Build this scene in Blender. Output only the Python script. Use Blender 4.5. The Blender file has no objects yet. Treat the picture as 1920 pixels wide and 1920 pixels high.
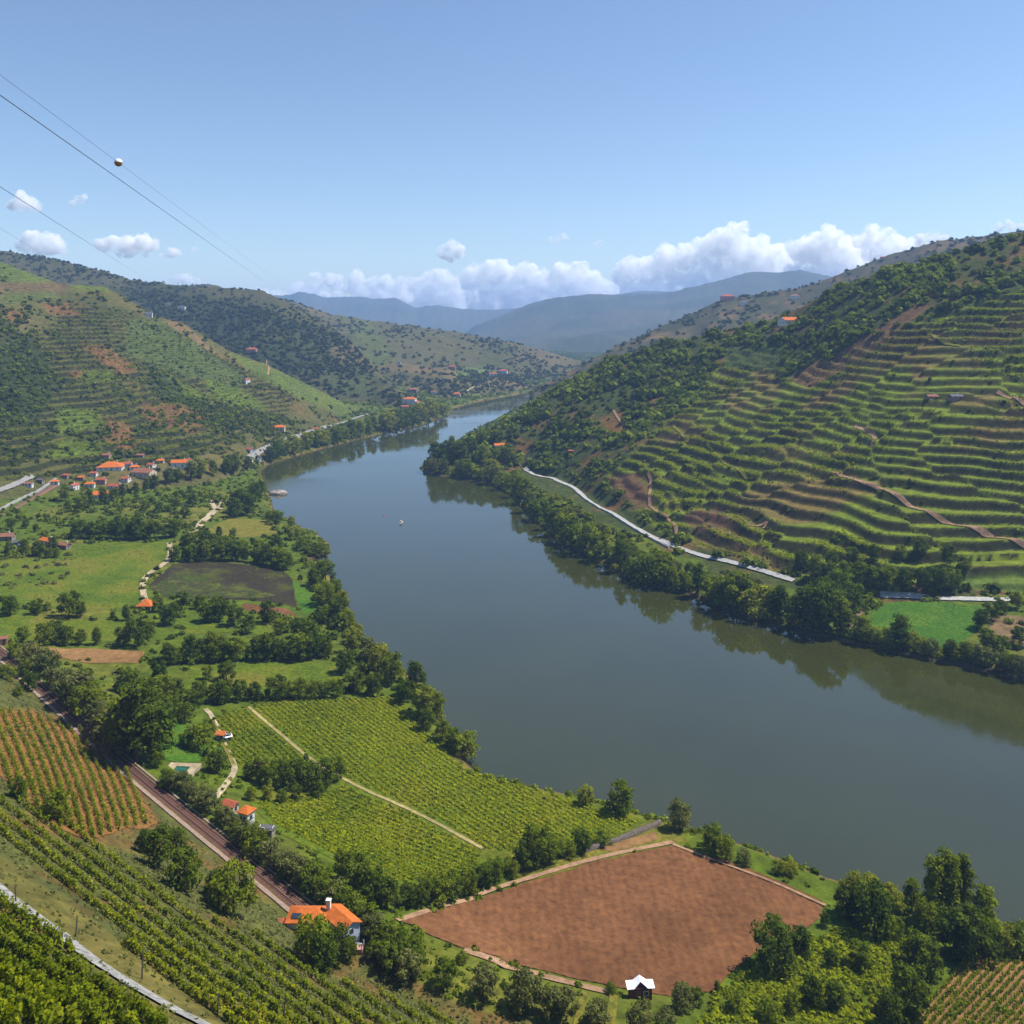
import bpy, bmesh, math, random
import numpy as np
from mathutils import Vector, Matrix
from mathutils.geometry import delaunay_2d_cdt

rng = np.random.default_rng(7)
R = random.Random(11)
C = bpy.context.scene.collection
scn = bpy.context.scene

# ------------------------------------------------------------------ camera
F = 1663.0           # focal length in pixels of a 1920 px wide frame
HY = 600.0           # row of the horizon
HC = 150.0           # height of the viewpoint above the river
cam_d = bpy.data.cameras.new("camera")
cam = bpy.data.objects.new("camera", cam_d)
C.objects.link(cam)
cam.location = (0, 0, HC)
cam.rotation_euler = (math.radians(90), 0, 0)
cam_d.sensor_width = 36
cam_d.lens = 36 * F / 1920
cam_d.shift_y = -(960 - HY) / 1920
cam_d.clip_start = 1
cam_d.clip_end = 60000
scn.camera = cam

# ------------------------------------------------------------------ sky, sun, exposure
SUN_EL = math.radians(57)
SUN_AZ = math.radians(13)         # measured from +X towards +Y
world = bpy.data.worlds.new("World")
scn.world = world
world.use_nodes = True
wn = world.node_tree
sky = wn.nodes.new("ShaderNodeTexSky")
sky.sky_type = 'NISHITA'
sky.sun_disc = False
sky.sun_elevation = SUN_EL
sky.sun_rotation = math.radians(90) - SUN_AZ
sky.altitude = 300
sky.air_density = 1.0
sky.dust_density = 0.3
sky.ozone_density = 3.0
bg = wn.nodes["Background"]
bg.inputs[1].default_value = 0.093
wn.links.new(sky.outputs[0], bg.inputs[0])

sun_d = bpy.data.lights.new("sun", 'SUN')
sun_d.energy = 5.0
sun_d.angle = math.radians(0.5)
sun_d.color = (1.0, 0.95, 0.87)
sun = bpy.data.objects.new("sun", sun_d)
C.objects.link(sun)
sdir = Vector((math.cos(SUN_EL) * math.cos(SUN_AZ), math.cos(SUN_EL) * math.sin(SUN_AZ), math.sin(SUN_EL)))
sun.rotation_euler = sdir.to_track_quat('Z', 'Y').to_euler()
sun.location = (300, 100, 600)

scn.view_settings.view_transform = 'Standard'
scn.view_settings.look = 'None'
scn.view_settings.exposure = 0.68
scn.view_settings.gamma = 1.0
scn.cycles.max_bounces = 66
scn.cycles.diffuse_bounces = 2
scn.cycles.glossy_bounces = 2
scn.cycles.transmission_bounces = 2
scn.cycles.volume_bounces = 64
scn.cycles.transparent_max_bounces = 8
scn.cycles.use_denoising = True

# ------------------------------------------------------------------ helpers
def lin(c):
    c = np.asarray(c, float) / 255.0
    return tuple(np.where(c <= 0.04045, c / 12.92, ((c + 0.055) / 1.055) ** 2.4))

def hash2(ix, iy, seed):
    h = (ix.astype(np.int64) * 374761393 + iy.astype(np.int64) * 668265263 + seed * 1442695041) & 0xFFFFFFFF
    h = ((h ^ (h >> 13)) * 1274126177) & 0xFFFFFFFF
    h = h ^ (h >> 16)
    return (h & 0xFFFFFF) / float(0xFFFFFF)

def vnoise(x, y, seed=0):
    x = np.asarray(x, float); y = np.asarray(y, float)
    ix = np.floor(x); iy = np.floor(y)
    fx = x - ix; fy = y - iy
    fx = fx * fx * (3 - 2 * fx); fy = fy * fy * (3 - 2 * fy)
    a = hash2(ix, iy, seed); b = hash2(ix + 1, iy, seed)
    c = hash2(ix, iy + 1, seed); d = hash2(ix + 1, iy + 1, seed)
    return (a + (b - a) * fx) * (1 - fy) + (c + (d - c) * fx) * fy      # 0..1

def fbm(x, y, seed=0, octv=4):
    s = 0.0; a = 0.5; t = 0.0
    for k in range(octv):
        s = s + a * vnoise(x * 2 ** k, y * 2 ** k, seed + k * 17); t += a; a *= 0.5
    return s / t * 2 - 1                                                  # -1..1

def smooth(a, b, x):
    t = np.clip((x - a) / (b - a), 0, 1)
    return t * t * (3 - 2 * t)

def inpoly(px, py, poly):
    inside = np.zeros(np.shape(px), bool)
    n = len(poly)
    for i in range(n):
        x0, y0 = poly[i]; x1, y1 = poly[(i + 1) % n]
        if y0 == y1: continue
        c = ((y0 > py) != (y1 > py)) & (px < (x1 - x0) * (py - y0) / (y1 - y0) + x0)
        inside ^= c
    return inside

def polydist(X, Y, pts):
    """distance to a polyline, with the side (positive left of its direction) and the running value of a third column"""
    best = np.full(np.shape(X), 1e18); side = np.zeros(np.shape(X)); val = np.zeros(np.shape(X))
    for i in range(len(pts) - 1):
        ax, ay, az = pts[i]; bx, by, bz = pts[i + 1]
        dx, dy = bx - ax, by - ay
        L = dx * dx + dy * dy + 1e-9
        t = np.clip(((X - ax) * dx + (Y - ay) * dy) / L, 0, 1)
        d = (X - ax - t * dx) ** 2 + (Y - ay - t * dy) ** 2
        m = d < best
        best = np.where(m, d, best)
        side = np.where(m, np.sign(dx * (Y - ay) - dy * (X - ax)), side)
        val = np.where(m, az + t * (bz - az), val)
    return np.sqrt(best), side, val

def W(px, py, z=0.0):
    Y = (HC - z) * F / (py - HY)
    return ((px - 960) / F * Y, Y, z)

def tag(o, label=None, cat=None, group=None, kind=None):
    if label: o['label'] = label
    if cat: o['category'] = cat
    if group: o['group'] = group
    if kind: o['kind'] = kind
    return o

def obj(name, me, mat=None, parent=None):
    o = bpy.data.objects.new(name, me)
    C.objects.link(o)
    if mat is not None:
        me.materials.clear(); me.materials.append(mat)
    if parent is not None: o.parent = parent
    return o

def empty(name, loc=(0, 0, 0), rz=0.0):
    o = bpy.data.objects.new(name, None)
    C.objects.link(o)
    o.location = loc; o.rotation_euler = (0, 0, rz)
    o.empty_display_size = 0.5
    return o

def mesh_arrays(name, V, faces_n, idx, smooth_shade=False):
    """mesh from numpy arrays; every face has faces_n corners"""
    me = bpy.data.meshes.new(name)
    V = np.ascontiguousarray(V, np.float32); idx = np.ascontiguousarray(idx, np.int32).ravel()
    nf = len(idx) // faces_n
    me.vertices.add(len(V)); me.vertices.foreach_set("co", V.ravel())
    me.loops.add(len(idx)); me.loops.foreach_set("vertex_index", idx)
    me.polygons.add(nf)
    me.polygons.foreach_set("loop_start", np.arange(nf, dtype=np.int32) * faces_n)
    me.polygons.foreach_set("loop_total", np.full(nf, faces_n, np.int32))
    if smooth_shade: me.polygons.foreach_set("use_smooth", np.ones(nf, bool))
    me.update(calc_edges=True)
    return me

def point_color(me, name, col):
    a = me.color_attributes.new(name, 'FLOAT_COLOR', 'POINT')
    col = np.asarray(col, np.float32)
    if col.shape[1] == 3: col = np.concatenate([col, np.ones((len(col), 1), np.float32)], 1)
    a.data.foreach_set("color", np.ascontiguousarray(col).ravel())

def quads_mesh(name, Q, tone=None):
    n = len(Q)
    me = mesh_arrays(name, Q.reshape(-1, 3), 4, np.arange(n * 4))
    if tone is not None:
        t = np.repeat(np.asarray(tone, np.float32), 4, axis=0)
        if t.ndim == 1: t = np.stack([t, t, t], 1)
        point_color(me, "tone", t)
    return me

# ------------------------------------------------------------------ materials
def new_mat(name):
    m = bpy.data.materials.new(name); m.use_nodes = True
    nt = m.node_tree
    return m, nt, nt.nodes["Principled BSDF"], nt.nodes["Material Output"]

def N(nt, typ, **kw):
    n = nt.nodes.new(typ)
    for k, v in kw.items(): setattr(n, k, v)
    return n

def noise_node(nt, scale, detail=4, rough=0.55, coord='Object', vec=None):
    t = N(nt, "ShaderNodeTexNoise")
    t.inputs["Scale"].default_value = scale; t.inputs["Detail"].default_value = detail; t.inputs["Roughness"].default_value = rough
    if vec is None:
        tc = N(nt, "ShaderNodeTexCoord"); nt.links.new(tc.outputs[coord], t.inputs["Vector"])
    else:
        nt.links.new(vec, t.inputs["Vector"])
    return t

def ramp(nt, fac, stops):
    r = N(nt, "ShaderNodeValToRGB")
    el = r.color_ramp.elements
    while len(el) < len(stops): el.new(0.5)
    for e, (p, c) in zip(el, stops):
        e.position = p; e.color = (c[0], c[1], c[2], 1)
    nt.links.new(fac, r.inputs[0])
    return r

def mix(nt, a, b, fac=None, mode='MIX', f=0.5):
    m = N(nt, "ShaderNodeMix", data_type='RGBA', blend_type=mode)
    if fac is None: m.inputs[0].default_value = f
    else: nt.links.new(fac, m.inputs[0])
    for s, v in ((6, a), (7, b)):
        if isinstance(v, (tuple, list)): m.inputs[s].default_value = (v[0], v[1], v[2], 1)
        else: nt.links.new(v, m.inputs[s])
    return m.outputs[2]

def simple_mat(name, col, rough=0.8, var=0.15, scale=3.0, bump=0.0, coord='Object', spec=0.3):
    m, nt, p, o = new_mat(name)
    n = noise_node(nt, scale, coord=coord)
    lo = tuple(c * (1 - var) for c in col); hi = tuple(min(1, c * (1 + var)) for c in col)
    r = ramp(nt, n.outputs[0], [(0.3, lo), (0.7, hi)])
    nt.links.new(r.outputs[0], p.inputs["Base Color"])
    p.inputs["Roughness"].default_value = rough
    p.inputs["Specular IOR Level"].default_value = spec
    if bump:
        b = N(nt, "ShaderNodeBump"); b.inputs["Strength"].default_value = bump; b.inputs["Distance"].default_value = 0.1
        nt.links.new(n.outputs[0], b.inputs["Height"]); nt.links.new(b.outputs[0], p.inputs["Normal"])
    return m

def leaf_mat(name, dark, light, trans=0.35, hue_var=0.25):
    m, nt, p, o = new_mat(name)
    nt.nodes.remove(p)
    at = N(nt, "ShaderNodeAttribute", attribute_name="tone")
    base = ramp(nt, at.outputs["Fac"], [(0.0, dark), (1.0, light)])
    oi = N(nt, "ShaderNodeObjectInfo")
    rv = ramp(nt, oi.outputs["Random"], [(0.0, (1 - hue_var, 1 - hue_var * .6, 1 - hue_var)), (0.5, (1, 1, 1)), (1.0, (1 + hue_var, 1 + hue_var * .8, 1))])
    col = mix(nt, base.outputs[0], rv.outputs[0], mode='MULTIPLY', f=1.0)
    d = N(nt, "ShaderNodeBsdfDiffuse"); t = N(nt, "ShaderNodeBsdfTranslucent"); ms = N(nt, "ShaderNodeMixShader")
    nt.links.new(col, d.inputs[0])
    tcol = mix(nt, col, (1.0, 1.05, 0.45), mode='MULTIPLY', f=1.0)
    nt.links.new(tcol, t.inputs[0])
    ms.inputs[0].default_value = trans
    nt.links.new(d.outputs[0], ms.inputs[1]); nt.links.new(t.outputs[0], ms.inputs[2])
    nt.links.new(ms.outputs[0], o.inputs[0])
    return m

# ------------------------------------------------------------------ the lie of the land
def rows():
    out = [30.0]
    while out[-1] < 9300:
        y = out[-1]
        s = 0.02 if y < 80 else 0.0055 if y < 370 else 0.0016 if y < 800 else 0.0030 if y < 1300 else 0.006 if y < 2700 else 0.016
        out.append(y * (1 + s))
    return np.array(out)

PXS = np.arange(-420, 2340.1, 4.0)
US = (PXS - 960) / F
YS = rows()
NU, NY = len(US), len(YS)
GY = np.repeat(YS[:, None], NU, 1)
GX = GY * US[None, :]
GP = np.repeat(PXS[None, :], NY, 0)

left_shore = [(1120, 700), (1050, 722), (985, 737), (900, 752), (850, 765), (840, 778), (790, 797), (720, 812), (640, 832), (560, 853),
              (500, 872), (486, 885), (494, 905), (503, 925), (508, 945), (514, 966), (552, 985), (592, 1003), (616, 1022), (612, 1042), (598, 1046), (578, 1050),
              (598, 1065), (622, 1088), (642, 1122), (655, 1155), (670, 1190), (700, 1208), (738, 1238), (772, 1278), (796, 1312), (812, 1345),
              (845, 1376), (880, 1396), (886, 1410), (866, 1428), (888, 1450), (930, 1465), (980, 1478), (1080, 1497), (1170, 1522), (1235, 1541),
              (1330, 1572), (1400, 1592), (1480, 1622), (1550, 1652), (1700, 1690), (1860, 1735), (1920, 1755), (2400, 1880)]
right_shore = [(1140, 690), (1060, 718), (1000, 750), (960, 770), (930, 788), (880, 813), (840, 838), (800, 866), (788, 878), (798, 888), (860, 894), (920, 907),
               (960, 927), (1000, 972), (1050, 1012), (1110, 1047), (1170, 1077), (1230, 1097), (1280, 1108), (1340, 1132), (1400, 1157),
               (1450, 1168), (1500, 1182), (1560, 1192), (1600, 1202), (1680, 1217), (1740, 1232), (1820, 1247), (1920, 1272), (2400, 1355)]
LS = [W(a, b) for a, b in left_shore]
RS = [W(a, b) for a, b in right_shore]
river_poly = [(p[0], p[1]) for p in LS] + [(p[0], p[1]) for p in reversed(RS)]

def curve(pts):
    """control curve: pts (px, Y, z) -> depth and height for every column"""
    a = np.array(pts, float)
    return np.interp(PXS, a[:, 0], a[:, 1]), np.interp(PXS, a[:, 0], a[:, 2])

def soften(c, n):
    """rounds the kinks of a control curve along the valley"""
    out = []
    for v in c:
        k = np.ones(2 * n + 1) / (2 * n + 1)
        for _ in range(2):
            v = np.convolve(np.pad(v, n, mode='edge'), k, mode='valid')
        out.append(v)
    return tuple(out)

def ridge(pts, n=0):                      # (px, py, Y)
    c = curve([(a, y, HC - (b - HY) / F * y) for a, b, y in pts])
    return soften(c, n) if n else c

def foot(pts, n=0):                       # (px, py, z)
    c = curve([(a, (HC - z) * F / (b - HY), z) for a, b, z in pts])
    return soften(c, n) if n else c

def layer(curves, s0, s1):
    z = None
    y0, z0 = curves[0]
    z = z0[None, :] - (y0[None, :] - GY) * s0
    for k in range(len(curves) - 1):
        ya, za = curves[k]; yb, zb = curves[k + 1]
        yb = np.maximum(yb, ya + 1)
        t = (GY - ya[None, :]) / (yb - ya)[None, :]
        seg = za[None, :] + (zb - za)[None, :] * np.clip(t, 0, 1)
        z = np.where(t >= 0, seg, z)
    yl, zl = curves[-1]
    d = GY - yl[None, :]
    z = np.where(d > 0, zl[None, :] - d * s1, z)
    # 0 at the foot .. 1 at the crest, for undulations that leave foot and crest alone
    s = np.clip((GY - y0[None, :]) / np.maximum(yl - y0, 1)[None, :], 0, 1)
    return z, 4 * s * (1 - s)

# right hill above the far bank
rf = foot([(a, b, 0.9) for a, b in right_shore[8:]])
rr = foot([(788, 876, 1.5), (860, 878, 5), (920, 880, 7), (985, 880, 8), (1080, 915, 8), (1180, 975, 8), (1260, 1025, 8), (1380, 1060, 8), (1490, 1090, 8), (1650, 1118, 8), (1890, 1125, 8), (2400, 1140, 8)], 5)
rm = ridge([(788, 870, 885), (850, 845, 895), (940, 808, 915), (1080, 760, 905), (1230, 740, 870), (1400, 735, 780), (1560, 715, 710), (1700, 680, 660), (1920, 640, 640), (2400, 600, 620)], 14)
rt = ridge([(788, 868, 890), (850, 840, 910), (900, 818, 930), (940, 800, 950), (990, 765, 965), (1050, 722, 985), (1080, 704, 990), (1150, 673, 990),
            (1230, 650, 985), (1300, 632, 970), (1400, 614, 940), (1450, 601, 920), (1500, 577, 900), (1560, 543, 870), (1640, 515, 830), (1700, 499, 810),
            (1760, 480, 800), (1830, 460, 795), (1920, 434, 790), (2400, 380, 770)], 5)
zR1, sR1 = layer([rf, rr, rm, rt], 0.5, 0.45)
zR1 -= smooth(800, 780, GP) * 60
# far right ridge
r2t = ridge([(960, 745, 1500), (1030, 715, 1550), (1080, 690, 1600), (1200, 628, 1750), (1300, 587, 1850), (1345, 564, 1850), (1380, 558, 1850), (1480, 543, 1850), (1540, 528, 1850),
             (1600, 503, 1850), (1680, 473, 1850), (1760, 451, 1800), (1830, 443, 1800), (1920, 431, 1800), (2400, 400, 1800)])
zR2, sR2 = layer([(r2t[0] - 620, np.minimum(r2t[1] * 0, 0) + 1.0), r2t], 0.3, 0.3)
zR2 -= smooth(1000, 950, GP) * 200
# left terraced hill
l1f = foot([(-500, 1010, 20), (-100, 950, 20), (0, 932, 20), (130, 898, 20), (300, 880, 20), (400, 868, 18), (480, 851, 12), (560, 818, 9), (640, 795, 8), (700, 776, 8)], 4)
l1m = ridge([(-500, 760, 800), (0, 740, 850), (200, 735, 930), (300, 745, 1000), (430, 765, 1060), (560, 775, 1130), (640, 782, 1260), (700, 773, 1380)], 8)
l1t = ridge([(-500, 380, 1050), (-200, 440, 1120), (0, 490, 1150), (110, 531, 1180), (200, 538, 1190), (290, 592, 1200), (340, 604, 1210), (430, 658, 1220), (500, 683, 1225), (570, 717, 1250), (640, 752, 1320), (700, 771, 1420)])
zL1, sL1 = layer([l1f, l1m, l1t], 0.3, 0.5)
zL1 -= smooth(695, 760, GP) * 60
# second left hill
l2f = curve([(-500, 1400, 20), (640, 1430, 15), (700, 1450, 12), (760, 1395, 8), (840, 1432, 3)])
l2t = ridge([(-500, 440, 2100), (0, 470, 2050), (100, 485, 2050), (200, 509, 2000), (250, 523, 1980), (330, 533, 1950), (400, 538, 1930), (490, 543, 1900), (550, 573, 1850), (600, 602, 1800),
             (660, 645, 1720), (700, 690, 1620), (750, 735, 1540), (800, 762, 1480), (840, 776, 1450)])
zL2, sL2 = layer([l2f, l2t], 0.3, 0.45)
zL2 -= smooth(835, 880, GP) * 100
# third left hill, down to the bend
l3f = curve([(-500, 2000, 20), (500, 1850, 20), (700, 1750, 10), (840, 1620, 4), (960, 1800, 3), (1050, 2050, 3), (1120, 2300, 3)])
l3t = ridge([(-500, 520, 2800), (400, 535, 2700), (540, 563, 2650), (620, 588, 2600), (700, 601, 2550), (850, 621, 2450), (960, 641, 2400), (1080, 673, 2400), (1130, 692, 2450)])
zL3, sL3 = layer([l3f, l3t], 0.3, 0.35)
zL3 -= smooth(1110, 1220, GP) * 150
# blue mountains
m2t = ridge([(700, 680, 6000), (800, 650, 6000), (870, 627, 6000), (890, 611, 6000), (940, 591, 6000), (1000, 567, 6000), (1040, 558, 6000), (1080, 554, 6000), (1110, 551, 6000), (1160, 553, 6000), (1250, 549, 6000), (1300, 537, 6000),
             (1350, 526, 6000), (1395, 512, 6000), (1420, 509, 6000), (1455, 511, 6000), (1500, 506, 6000), (1550, 517, 6000), (1650, 535, 6000), (2400, 540, 6000)])
m2m = ridge([(700, 690, 4700), (900, 650, 4700), (1000, 625, 4700), (1130, 610, 4700), (1300, 595, 4700), (2400, 590, 4700)])
zM2, sM2 = layer([(np.full(NU, 3300.), np.full(NU, -5.)), m2m, m2t], 0.2, 0.3)
m1t = ridge([(-500, 560, 8000), (400, 560, 8000), (540, 552, 8000), (560, 547, 8000), (590, 550, 8000), (605, 557, 8000), (680, 556, 8000), (700, 560, 8000), (742, 558, 8000), (760, 566, 8000), (778, 577, 8000), (800, 573, 8000), (822, 572, 8000),
             (850, 577, 8000), (900, 580, 8000), (940, 580, 8000), (1000, 575, 8000), (1200, 545, 8000), (1300, 547, 8000), (1400, 560, 8000), (2400, 570, 8000)])
zM1, sM1 = layer([(np.full(NU, 6600.), np.full(NU, 0.)), m1t], 0.2, 0.3)

def gully(scale, seed, amp):
    n = fbm(GX / scale + 0.5 * fbm(GX / scale / 2, GY / scale / 2, seed + 5, 2), GY / scale / 1.3, seed, 5)
    return amp * n

zR1 += sR1 * (gully(140, 3, 9) + gully(40, 8, 2.2))
zL1 += sL1 * (gully(170, 4, 16) + gully(45, 9, 3))
zL2 += sL2 * gully(260, 5, 32)
zL3 += sL3 * gully(330, 6, 40)
zR2 += sR2 * gully(260, 7, 26)
zM2 += sM2 * gully(800, 2, 70)
zM1 += sM1 * gully(1300, 1, 80)
big = fbm(GX / 60, GY / 60, 21, 3)
rough_crest = fbm(GX / 25, GY / 25, 22, 3)
for z_, a in ((zL2, 2.5), (zL3, 3), (zR2, 3), (zM2, 6), (zM1, 10)): z_ += rough_crest * a

# valley floor on the near (left) bank
in_river = inpoly(GX, GY, river_poly)
dl, _, _ = polydist(GX, GY, LS)
dr, _, _ = polydist(GX, GY, RS)
ds = np.where(in_river, -np.minimum(dl, dr), np.minimum(dl, dr))
plain = 1.0 + 1.4 * smooth(0, 5, ds) + np.clip(ds * 0.085, 0, 15.5) + (0.35 * big * smooth(10, 40, ds))
plain = np.where(ds < 0, np.maximum(-3.0, 1.0 + ds * 0.9), plain)

# foot of the near slope: the railway bench
rail_px = [(-420, 1000), (-200, 1085), (0, 1222), (100, 1312), (200, 1402), (240, 1438), (330, 1512), (430, 1592), (530, 1672), (600, 1727)]
RAIL = [W(a, b, 20) for a, b in rail_px]
FOOT = RAIL + [W(700, 1800, 19), W(880, 1890, 17), W(1150, 1945, 14), W(1500, 1990, 11), W(2400, 2120, 9)]
df, sf, zf = polydist(GX, GY, FOOT)
sf = -sf                                     # positive on the camera's side
slope = np.where(sf > 0, zf + 0.74 * np.clip(df - 4.5, 0, 100) + 1.1 * fbm(GX / 22, GY / 22, 31, 3) * smooth(5, 25, df), zf - 0.33 * np.clip(df - 4.5, 0, 200))
slope = np.minimum(slope, 146.0 + 0 * slope)

Z = np.maximum(plain, slope)
lay = np.where(slope > plain, np.where(sf > 0, 1, 0), 0)
for k, z_ in ((2, zR1), (3, zL1), (4, zL2), (5, zL3), (6, zR2), (7, zM2), (8, zM1)):
    m = z_ > Z
    # river water stays open except where a hill really rises out of it
    Z = np.where(m, z_, Z); lay = np.where(m, k, lay)
Z = np.where((ds < -1) & (lay > 2) & (Z < 4), -2.0, Z)

# terraces on the right hill
PY = HY + (HC - Z) / GY * F
wx = GP + 14 * fbm(GX / 45, GY / 45, 41, 3); wy = PY + 10 * fbm(GX / 45, GY / 45, 43, 3)
terr_poly = [(1130, 905), (1200, 845), (1270, 780), (1340, 690), (1420, 640), (1480, 660), (1470, 705), (1520, 690), (1600, 655), (1690, 612), (1760, 585), (1930, 540), (2400, 500), (2400, 1120), (1800, 1100), (1640, 1088), (1490, 1082), (1330, 1030), (1235, 985)]
terr = (inpoly(wx, wy, terr_poly) & (lay == 2)).astype(float)
def blur(a, n):
    for _ in range(n):
        a = (np.roll(a, 1, 0) + np.roll(a, -1, 0) + a * 2) / 4
        a = (np.roll(a, 1, 1) + np.roll(a, -1, 1) + a * 2) / 4
    return a
terr_s = blur(terr, 3)
TH = 5.7
n_t = fbm(GX / 40, GY / 40, 54, 2)
zz = Z + 9.0 * fbm(GX / 110, GY / 110, 51, 3) + 1.3 * fbm(GX / 34, GY / 34, 52, 3) + 2.3 * np.floor(5 * vnoise(GX / 105 + .4 * n_t, GY / 105, 53))
wz = zz / TH + .10 * np.sin(zz / 6.1 + 2 * n_t) + .28 * np.sin(zz / 17 + 1.7)
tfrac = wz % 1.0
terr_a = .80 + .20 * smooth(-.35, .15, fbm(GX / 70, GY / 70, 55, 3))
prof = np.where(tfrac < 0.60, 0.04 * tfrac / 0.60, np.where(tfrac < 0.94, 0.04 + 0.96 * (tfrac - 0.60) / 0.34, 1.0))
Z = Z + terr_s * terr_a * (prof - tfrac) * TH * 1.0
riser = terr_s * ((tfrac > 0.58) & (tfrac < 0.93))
# small terraces on the left hill
ter2_poly = [(-420, 640), (60, 640), (130, 570), (280, 600), (420, 670), (560, 740), (520, 800), (330, 870), (0, 900), (-420, 960)]
ter2 = blur((inpoly(wx, wy, ter2_poly) & (lay == 3)).astype(float), 4)
zz2 = Z + 4 * fbm(GX / 110, GY / 110, 61, 3)
tf2 = (zz2 / 5.2) % 1.0
pr2 = np.where(tf2 < 0.6, 0.15 * tf2 / 0.6, np.where(tf2 < 0.95, 0.15 + 0.85 * (tf2 - 0.6) / 0.35, 1.0))
Z = Z + ter2 * (pr2 - tf2) * 5.2 * 1.0
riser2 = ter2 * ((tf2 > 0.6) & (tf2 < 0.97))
PY = HY + (HC - Z) / GY * F

vis = np.zeros_like(Z, bool)
cm = np.minimum.accumulate(np.where(GY > 60, PY, 5000), 0)
vis = PY <= cm + 14

def zat(X, Y):
    X = np.asarray(X, float); Y = np.asarray(Y, float)
    c = np.clip((X / Y - US[0]) / (US[1] - US[0]), 0, NU - 1.001)
    j = np.clip(np.searchsorted(YS, Y) - 1, 0, NY - 2)
    t = np.clip((Y - YS[j]) / (YS[j + 1] - YS[j]), 0, 1)
    i = c.astype(int); s = c - i
    return (Z[j, i] * (1 - s) + Z[j, i + 1] * s) * (1 - t) + (Z[j + 1, i] * (1 - s) + Z[j + 1, i + 1] * s) * t

def at(px, py, ymin=62.0, ymax=1e9):
    """where the sight line through a pixel meets the ground"""
    c = np.clip((px - PXS[0]) / 4.0, 0, NU - 1.001); i = int(c); s = c - i
    zc = Z[:, i] * (1 - s) + Z[:, i + 1] * s
    zr = HC - (py - HY) / F * YS
    ok = np.where((zc >= zr) & (YS > ymin) & (YS < ymax))[0]
    if len(ok) == 0:
        y = (HC - 1) * F / max(py - HY, 20)
    else:
        k = ok[0]
        if k == 0: y = YS[0]
        else:
            a = zr[k - 1] - zc[k - 1]; b = zc[k] - zr[k]
            y = YS[k - 1] + (YS[k] - YS[k - 1]) * (a / (a + b + 1e-9) if a > 0 else 1.0)
    x = (px - 960) / F * y
    return Vector((x, y, float(zat(np.array([x]), np.array([y]))[0])))

# ------------------------------------------------------------------ land cover (the ground's own colours)
COL = np.zeros((NY, NU, 4))
def setc(mask, c, a=0.0):
    for k in range(3): COL[..., k] = COL[..., k] * (1 - mask) + c[k] * mask
    COL[..., 3] = COL[..., 3] * (1 - mask) + a * mask
n1 = fbm(GX / 35, GY / 35, 71, 4); n2 = fbm(GX / 110, GY / 110, 72, 4); n3 = fbm(GX / 9, GY / 9, 73, 3)
GRASS = (0.062, 0.092, 0.006); DRY = (0.120, 0.110, 0.018); SCRUB = (0.042, 0.055, 0.010); SOIL = (0.130, 0.066, 0.022); ORANGE = (0.160, 0.070, 0.018); VINE = (0.065, 0.085, 0.010)
BARE = (0.155, 0.098, 0.036); FOREST = (0.024, 0.036, 0.008); BURN = (0.030, 0.024, 0.013)
one = np.ones_like(Z)
setc(one * (lay == 0), GRASS); setc((lay == 0) * smooth(0.0, .5, n1) * .6, DRY)
setc(one * (lay == 1), (0.070, 0.076, 0.019)); setc((lay == 1) * smooth(0., .6, n3 + n1 * .4) * .7, SOIL)
setc(one * (lay == 2), SCRUB); setc((lay == 2) * smooth(.0, .45, n1 + .3 * n3) * .75, SOIL)
setc(one * (lay == 3), (.088, .078, .024)); setc((lay == 3) * smooth(.0, .5, n2) * .6, SCRUB); setc((lay == 3) * smooth(.25, .6, n1) * .5, SOIL)
setc(one * (lay == 4), (0.065, 0.064, 0.022), .5); setc((lay == 4) * smooth(-.1, .4, n2) * .7, FOREST)
setc(one * (lay == 5), (0.078, 0.073, 0.024), .5); setc((lay == 5) * smooth(.1, .5, n2) * .6, SCRUB); setc((lay == 5) * smooth(.2, .6, fbm(GX / 160, GY / 160, 75, 3)) * .5, BARE)
setc(one * (lay == 6), (0.054, 0.053, 0.023)); setc((lay == 6) * smooth(0, .5, n2) * .6, FOREST); setc((lay == 6) * smooth(.1, .5, n1) * .6, BARE)
far_n = fbm(GX / 330, GY / 330, 76, 5)
setc(one * (lay >= 7), (.060, .066, .030)); setc((lay >= 7) * smooth(0, .4, far_n) * .5, (0.070, 0.062, 0.022)); setc((lay >= 7) * smooth(0, .4, -far_n) * .6, FOREST)
# terraces: green benches, bushy banks with the risers' shade painted in
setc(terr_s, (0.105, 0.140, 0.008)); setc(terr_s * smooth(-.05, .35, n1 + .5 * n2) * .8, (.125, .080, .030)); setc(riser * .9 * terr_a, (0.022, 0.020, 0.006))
setc(ter2 * .6, (.075, .074, .014)); setc(riser2 * .95, (.018, .022, .006))  # overgrown banks; extra shade put into the colour, as sun lights these risers
# flat river bed and wet banks
setc(one * (ds < 0.5), (0.054, 0.048, 0.021)); setc(smooth(3.5, 1., ds) * (ds > 0) * .7, BARE)

def paint(poly, c, layers, a=0.0, soft=2, warp=1.0, strength=1.0):
    qx = GP + (wx - GP) * warp * .6; qy = PY + (wy - PY) * warp * .5
    m = inpoly(qx, qy, poly) & np.isin(lay, layers)
    setc(blur(m.astype(float), soft) * strength, c, a)

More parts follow.
